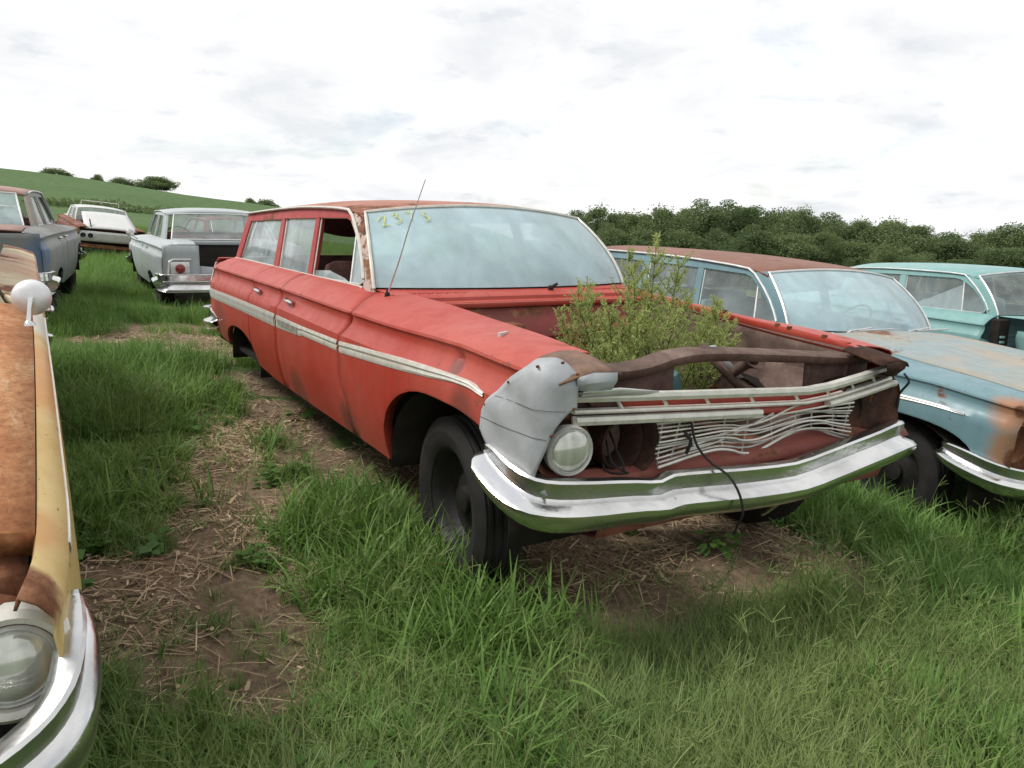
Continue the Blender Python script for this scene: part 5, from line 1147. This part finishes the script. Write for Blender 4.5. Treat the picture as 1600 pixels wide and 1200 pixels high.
x, y, r = wedge(15000, .7, 4.6); bb = bare(x, y); pl = near_pale(x, y)
k = (rng.random(len(x)) > bb*.95) & outside(x, y) & (rng.random(len(x)) < .22+pl*1.1)
x1, y1 = x[k], y[k]; scatter('trampled_grass', 'fine', np.stack([x1, y1, H(x1, y1)], 1), rng.uniform(.45, 1.1, k.sum()), 'pale fine trampled grass in front of the red wagon', 'grass', lean=base-.4)
x, y, r = wedge(1500, .9, 5.5); k = (bare(x, y) < .6) & outside(x, y) & (fbm(x*1.2, y*1.2+8) > .46)
x1, y1 = x[k], y[k]; scatter('seed_grass', 'seedy', np.stack([x1, y1, H(x1, y1)], 1), rng.uniform(.6, 1.1, k.sum()), 'thin grass stalks with fingered seed heads', 'grass')
x, y, r = wedge(5200, .7, 5.5); k = outside(x, y) & (bare(x, y) < .75) & (fbm(x*1.7+4, y*1.7+8) > .47)
x1, y1 = x[k], y[k]; scatter('seedlings', 'leafy', np.stack([x1, y1, H(x1, y1)], 1), rng.uniform(.5, 1.2, k.sum()), 'small broad-leaved seedlings among the grass', 'weeds')
x, y, r = wedge(42000, 5, 17, .72); bb = bare(x, y); nz = fbm(x*.8, y*.8+2)
k = (rng.random(len(x)) > bb) & outside(x, y) & (r < 17)
x1, y1, r1_ = x[k], y[k], r[k]; scatter('long_grass', 'field', np.stack([x1, y1, H(x1, y1)], 1), (.30+.55*np.clip(nz[k]*1.8-.5, 0, 1))*rng.uniform(.7, 1.2, k.sum()), 'long grass between the parked cars', 'grass')
x, y, r = wedge(42000, 16, 48, .70); k = outside(x, y); x1, y1 = x[k], y[k]
scatter('pasture_grass', 'field', np.stack([x1, y1, H(x1, y1)], 1), rng.uniform(.6, 1.25, k.sum()), 'rough pasture grass beyond the cars', 'grass')
x, y, r = wedge(60000, .7, 9.5); bb = bare(x, y); k = (rng.random(len(x)) < bb*np.clip(fbm(x*3, y*3+6)*2.6-.95, .05, 1)*.75) 
x1, y1 = x[k], y[k]; scatter('straw_litter', 'chips', np.stack([x1, y1, H(x1, y1)], 1), rng.uniform(.7, 1.7, k.sum()), 'dry corn husk and straw litter on bare soil', 'straw')
# ------------------------------------------------------------------ trees
M['foliage'] = leafmat('tree_foliage', (.085, .125, .052), (.125, .175, .076), (.165, .215, .098), tr=.4, rough=.6)
M['foliage2'] = leafmat('lighter_tree_foliage', (.11, .152, .062), (.155, .205, .088), (.195, .245, .112), tr=.4, rough=.6)
M['bark'] = plain('tree_bark', (.06, .05, .04), .9, 0, .2, .4, 4, .4)
def crown_mesh(seed, n_clump, n_leaf, leaf, rx, rz, z0):
    g = np.random.default_rng(seed); V = []; 
    cl = []
    for k in range(n_clump):
        a = g.uniform(0, 6.283); h = g.uniform(0, 1); rad_ = rx*(1-.55*abs(h*2-.85)**1.6)*math.sqrt(g.uniform(.12, 1))
        cl.append((rad_*math.cos(a), rad_*math.sin(a), z0+rz*h+g.normal(0, .2), g.uniform(.55, 1.25)*rx*.32))
    P = []; 
    for x, y, z, r_ in cl:
        d = g.normal(size=(n_leaf, 3)); d /= np.linalg.norm(d, axis=1)[:, None]; rr_ = r_*g.uniform(.45, 1.08, n_leaf)[:, None]
        P.append(np.array([x, y, z])+d*rr_*np.array([1.1, 1.1, .8]))
    P = np.concatenate(P); n = len(P)
    a_ = g.normal(size=(n, 3)); a_ /= np.linalg.norm(a_, axis=1)[:, None]; b_ = np.cross(a_, g.normal(size=(n, 3))); b_ /= np.linalg.norm(b_, axis=1)[:, None]
    s_ = leaf*g.uniform(.6, 1.4, n)[:, None]
    Q = np.stack([P-a_*s_, P+b_*s_*.55, P+a_*s_, P-b_*s_*.55], 1).reshape(-1, 3)
    return Q, np.arange(4*n).reshape(-1, 4), cl
def tree_proto(seed, m_, h=10., rx=3.4, clumps=70, leaves=230, leaf=.115, zb=.12):
    Q, F, cl = crown_mesh(seed, clumps, leaves, leaf, rx, h*(1-zb)*.92, h*zb)
    me = bpy.data.meshes.new('crown'); me.from_pydata(Q.tolist(), [], F.tolist()); me.materials.append(m_)
    mb = MB(); mb.add(tube([(0, 0, -.6), (.05, 0, h*.2), (.1, .05, h*.45), (.0, .1, h*.8)], [.26, .2, .14, .04], 8))
    for x, y, z, r_ in cl[::5]: mb.add(tube([(.05, 0, max(.8, z*.45)), (x*.5, y*.5, z*.72), (x, y, z)], [.09, .06, .02], 5))
    mt = bpy.data.meshes.new('trunk'); mt.from_pydata([tuple(v) for v in mb.V], [], mb.F); mt.materials.append(M['bark'])
    return me, mt
TP = [tree_proto(11, M['foliage']), tree_proto(12, M['foliage2'], 9.5, 3.8, 76, 230, .115, .12), tree_proto(13, M['foliage'], 11, 3.2, 66, 230, .115, .12), tree_proto(14, M['foliage2'], 8.5, 3.0, 60, 230, .115, .12)]
def tree(name, label, pos, proto, sc, rz, group=None):
    e_ = bpy.data.objects.new(name, None); COL.objects.link(e_); e_.location = pos; e_.rotation_euler = (0, 0, rz); e_.scale = sc; tag(e_, label, 'tree', group)
    for nm, me in (('crown', proto[0]), ('trunk', proto[1])):
        o_ = bpy.data.objects.new(nm, me); COL.objects.link(o_); o_.parent = e_
    return e_
R_ = random.Random(5)
# silhouette of the wood, pixel column -> pixel row of the tree tops
TOPS = [(860, 342), (900, 338), (950, 327), (1000, 329), (1050, 325), (1090, 321), (1130, 325), (1170, 316), (1210, 324), (1260, 334), (1310, 338), (1345, 348), (1385, 347), (1420, 346), (1465, 360), (1500, 368), (1530, 380), (1570, 352), (1620, 356), (1680, 350), (1760, 350), (1850, 350)]
k = 0
for row, (r0, du) in enumerate(((96, 37), (107, 46), (86, 60))):
    u = 862+row*13
    while u < 1850:
        r_ = r0+R_.uniform(-4, 4); p = polar(u, r_); h0 = H(p[0], p[1])[0]
        tv = -11+np.interp(u, [q[0] for q in TOPS], [q[1] for q in TOPS])+R_.uniform(-5, 11)+(8 if row == 1 else 0)+(34 if row == 2 else 0)
        d = pix_dir(u, tv); tt = (r_)/np.linalg.norm(d[:2]); top = CAMP[2]+d[2]*tt; hh = max(3.5, top-h0)
        i = R_.randrange(4); ph = (10, 9.5, 11, 8.5)[i]*1.03; wsc = R_.uniform(.8, 1.3)*(hh/10)**.35
        if row == 2: tree('hedge_tree', 'low pale shrubby tree along the front of the wood', (p[0], p[1], h0), TP[i], (wsc*.9, wsc*.9, hh/ph), R_.uniform(0, 6.28), 'shrubs fronting the wood')
        else: tree('broadleaf_tree', (('tall dark-leaved tree', 'broad pale-leaved tree', 'slender dark-leaved tree', 'short pale-leaved tree')[i])+(' in the wood behind the wagons' if row == 0 else ' in the back row of the wood'), (p[0], p[1], h0), TP[i], (wsc, wsc, hh/ph), R_.uniform(0, 6.28), ('dark tall', 'pale broad', 'dark slender', 'pale short')[i]+(' trees of the wood' if row == 0 else ' trees at the back of the wood'))
        u += du*R_.uniform(.75, 1.25)
# trees and bushes on the hill crest
HP = tree_proto(21, M['foliage'], 6.0, 4.0, 70, 150, .2, .10); BP_ = tree_proto(22, M['foliage2'], 3.0, 3.0, 50, 110, .16, -.1)
def crest(name, label, u, v_top, r_, proto, ph, pw, wpx):
    p = polar(u, r_); h0 = H(p[0], p[1])[0]; d = pix_dir(u, v_top); tt = r_/np.linalg.norm(d[:2]); hh = max(1.2, CAMP[2]+d[2]*tt-h0); w_ = wpx/FPX*r_*1.1/2
    tree(name, label, (p[0], p[1], h0-.2), proto, (w_/pw, w_/pw, (hh+.2)/ph), u)
crest('hill_tree', 'spreading dark tree standing alone on the hill crest', 248, 277, 160, HP, 6.1, 4.6, 58)
crest('hill_bush', 'large rounded bush on the high end of the hill crest', 92, 268, 160, BP_, 3.2, 3.1, 38)
crest('hill_bush', 'small low bush on the crest between larger bushes', 157, 284, 160, BP_, 3.2, 3.1, 16)
crest('hill_bush', 'wide flat bush on the crest beside the spreading tree', 193, 284, 160, BP_, 3.2, 3.1, 32)
crest('hill_bush', 'tiny distant bush where the hill meets the sky', 392, 310, 175, BP_, 3.2, 3.1, 18)
crest('hill_bush', 'faint distant hedge behind the red wagon roof', 415, 312, 180, BP_, 3.2, 3.1, 34)
# dark weedy ditch crossing the hill field
x_ = []; 
for u in np.linspace(70, 330, 60):
    p = polar(u, 84+2.5*math.sin(u*.05)); x_.append((p[0]+R_.uniform(-.6, .6), p[1]+R_.uniform(-.8, .8)))
Q = []; F = []
g = np.random.default_rng(2)
for (a, b_) in x_:
    h0 = H(a, b_)[0]; n = 50; P = np.array([a, b_, h0])+g.normal(size=(n, 3))*np.array([.8, .8, .16])+np.array([0, 0, .15])
    for q in P:
        s_ = g.uniform(.1, .25); v1 = g.normal(size=3); v1 /= np.linalg.norm(v1); v2 = np.cross(v1, g.normal(size=3)); v2 /= np.linalg.norm(v2); i = len(Q); Q += [q-v1*s_, q+v2*s_*.6, q+v1*s_, q-v2*s_*.6]; F.append((i, i+1, i+2, i+3))
o_ = mesh('ditch_weeds', Q, F, M['foliage'], None, False); tag(o_, 'dark strip of weeds along a ditch across the hill field', 'weeds', kind='stuff')

# ------------------------------------------------------------------ the tall weed in the engine bay
def bushy_weed():
    e_ = bpy.data.objects.new('tall_weed', None); COL.objects.link(e_); e_.location = (.88, -.12, -.12); tag(e_, 'tall feathery green weed growing up through the red wagon engine bay', 'weed')
    g = np.random.default_rng(9); tips = []
    # (y offset, height above ground, forward offset) of each stem tip
    for y, z, x in ((-.05, 1.36, .0), (.02, 1.30, .1), (-.12, 1.28, -.08), (.10, 1.22, -.05), (.33, 1.16, .05), (.29, 1.10, -.12), (.38, 1.04, .08), (.24, 1.15, .12), (.20, 1.06, -.2), (-.30, 1.12, .05), (-.42, 1.08, -.06), (-.50, 1.06, .06), (-.36, 1.0, -.18), (-.20, 1.1, .14), (.05, 1.08, -.26), (-.48, .96, .12), (.38, .96, -.22), (-.1, 1.0, -.30), (.12, .98, .2), (-.26, .95, -.28), (.30, .92, -.3)):
        tips.append((x, y, z))
    st_ = MB(); L_ = []
    for x, y, z in tips:
        P = smooth_path([(0+g.normal(0, .02), g.normal(0, .03), 0), (x*.25, y*.3, z*.45), (x*.7, y*.75, z*.78), (x, y, z)], 14)
        st_.add(tube(P, np.linspace(.006, .0018, 14), 5, False))
        for i in range(4, 14):
            for b_ in range(5 if i < 13 else 3):
                a = g.uniform(0, 6.283); ln = (.17 if i < 10 else .10)*g.uniform(.6, 1.15)*(1 if i < 12 else .6); d = np.array([math.cos(a)*.75, math.sin(a)*.75, .75]); q0 = P[i]; q1 = q0+d*ln*.5; q2 = q0+d*ln+np.array([0, 0, .02])
                st_.add(tube([q0, q1, q2], [.0018, .0014, .0009], 3, False))
                for k_ in np.linspace(.10, 1.05, 20):
                    c_ = lerp(q0, q2, k_)
                    for _ in range(2):
                        dd = d*.6+g.normal(size=3)*.7; dd /= np.linalg.norm(dd); L_.append((c_, dd, g.uniform(.010, .026)))
    o1 = mesh('stem', st_.V, st_.F, M['stem'], e_)
    V = []; F = []
    for c_, d, l in L_:
        s_ = np.cross(d, g.normal(size=3)); s_ /= np.linalg.norm(s_)+1e-9; i = len(V); w_ = l*.13
        V += [c_, c_+d*l*.5+s_*w_, c_+d*l, c_+d*l*.5-s_*w_]; F.append((i, i+1, i+2, i+3))
    o2 = mesh('foliage', V, F, M['bush'], e_, False); o2['kind'] = 'stuff'
bushy_weed()
def broad_weed(label, u, v, n, size, seed, up=.5):
    p = ground_hit(u, v); e_ = bpy.data.objects.new('broadleaf_weed', None); COL.objects.link(e_); e_.location = (p[0], p[1], H(p[0], p[1])[0]); tag(e_, label, 'weed')
    g = np.random.default_rng(seed); st_ = MB()
    for k in range(n):
        a = g.uniform(0, 6.283); h = size*g.uniform(.4, 1.3)*up*2; b_ = np.array([math.cos(a), math.sin(a), 0]); q = b_*size*g.uniform(.2, .9)+np.array([0, 0, h]); st_.add(tube([(0, 0, 0), lerp((0, 0, 0), q, .6)+np.array([0, 0, h*.2]), q], .0016, 4, False))
        d = b_*.8+np.array([0, 0, g.uniform(-.5, .4)]); d /= np.linalg.norm(d); s_ = np.cross(d, [0, 0, 1.]); s_ /= np.linalg.norm(s_); l = size*g.uniform(.45, .8); w_ = l*.33; dn = np.array([0, 0, -.12*l])
        mesh('leaf', [q, q+d*l*.3+s_*w_, q+d*l*.3, q+d*l*.3-s_*w_, q+d*l*.7+s_*w_*.8+dn, q+d*l*.7+dn*.5, q+d*l*.7-s_*w_*.8+dn, q+d*l+dn*2], [(0, 2, 1), (0, 3, 2), (1, 2, 5, 4), (2, 3, 6, 5), (4, 5, 7), (5, 6, 7)], M['weed'], e_)
    mesh('stem', st_.V, st_.F, M['stem'], e_)
broad_weed('leafy weed sprouting under the red wagon rear door', 475, 655, 16, .11, 1); broad_weed('clump of broad leaves below the sagging front bumper', 1120, 862, 22, .10, 2, .35)
broad_weed('bright heart-leaved seedling in the open grass', 1022, 1020, 9, .055, 3); broad_weed('low leafy weed at the edge of bare soil by the bumper end', 1270, 870, 14, .08, 4, .35)
broad_weed('small leafy weed against the red wagon door sill', 440, 600, 10, .09, 5); broad_weed('pale leafy weed by the straw path', 250, 740, 12, .09, 6, .4)
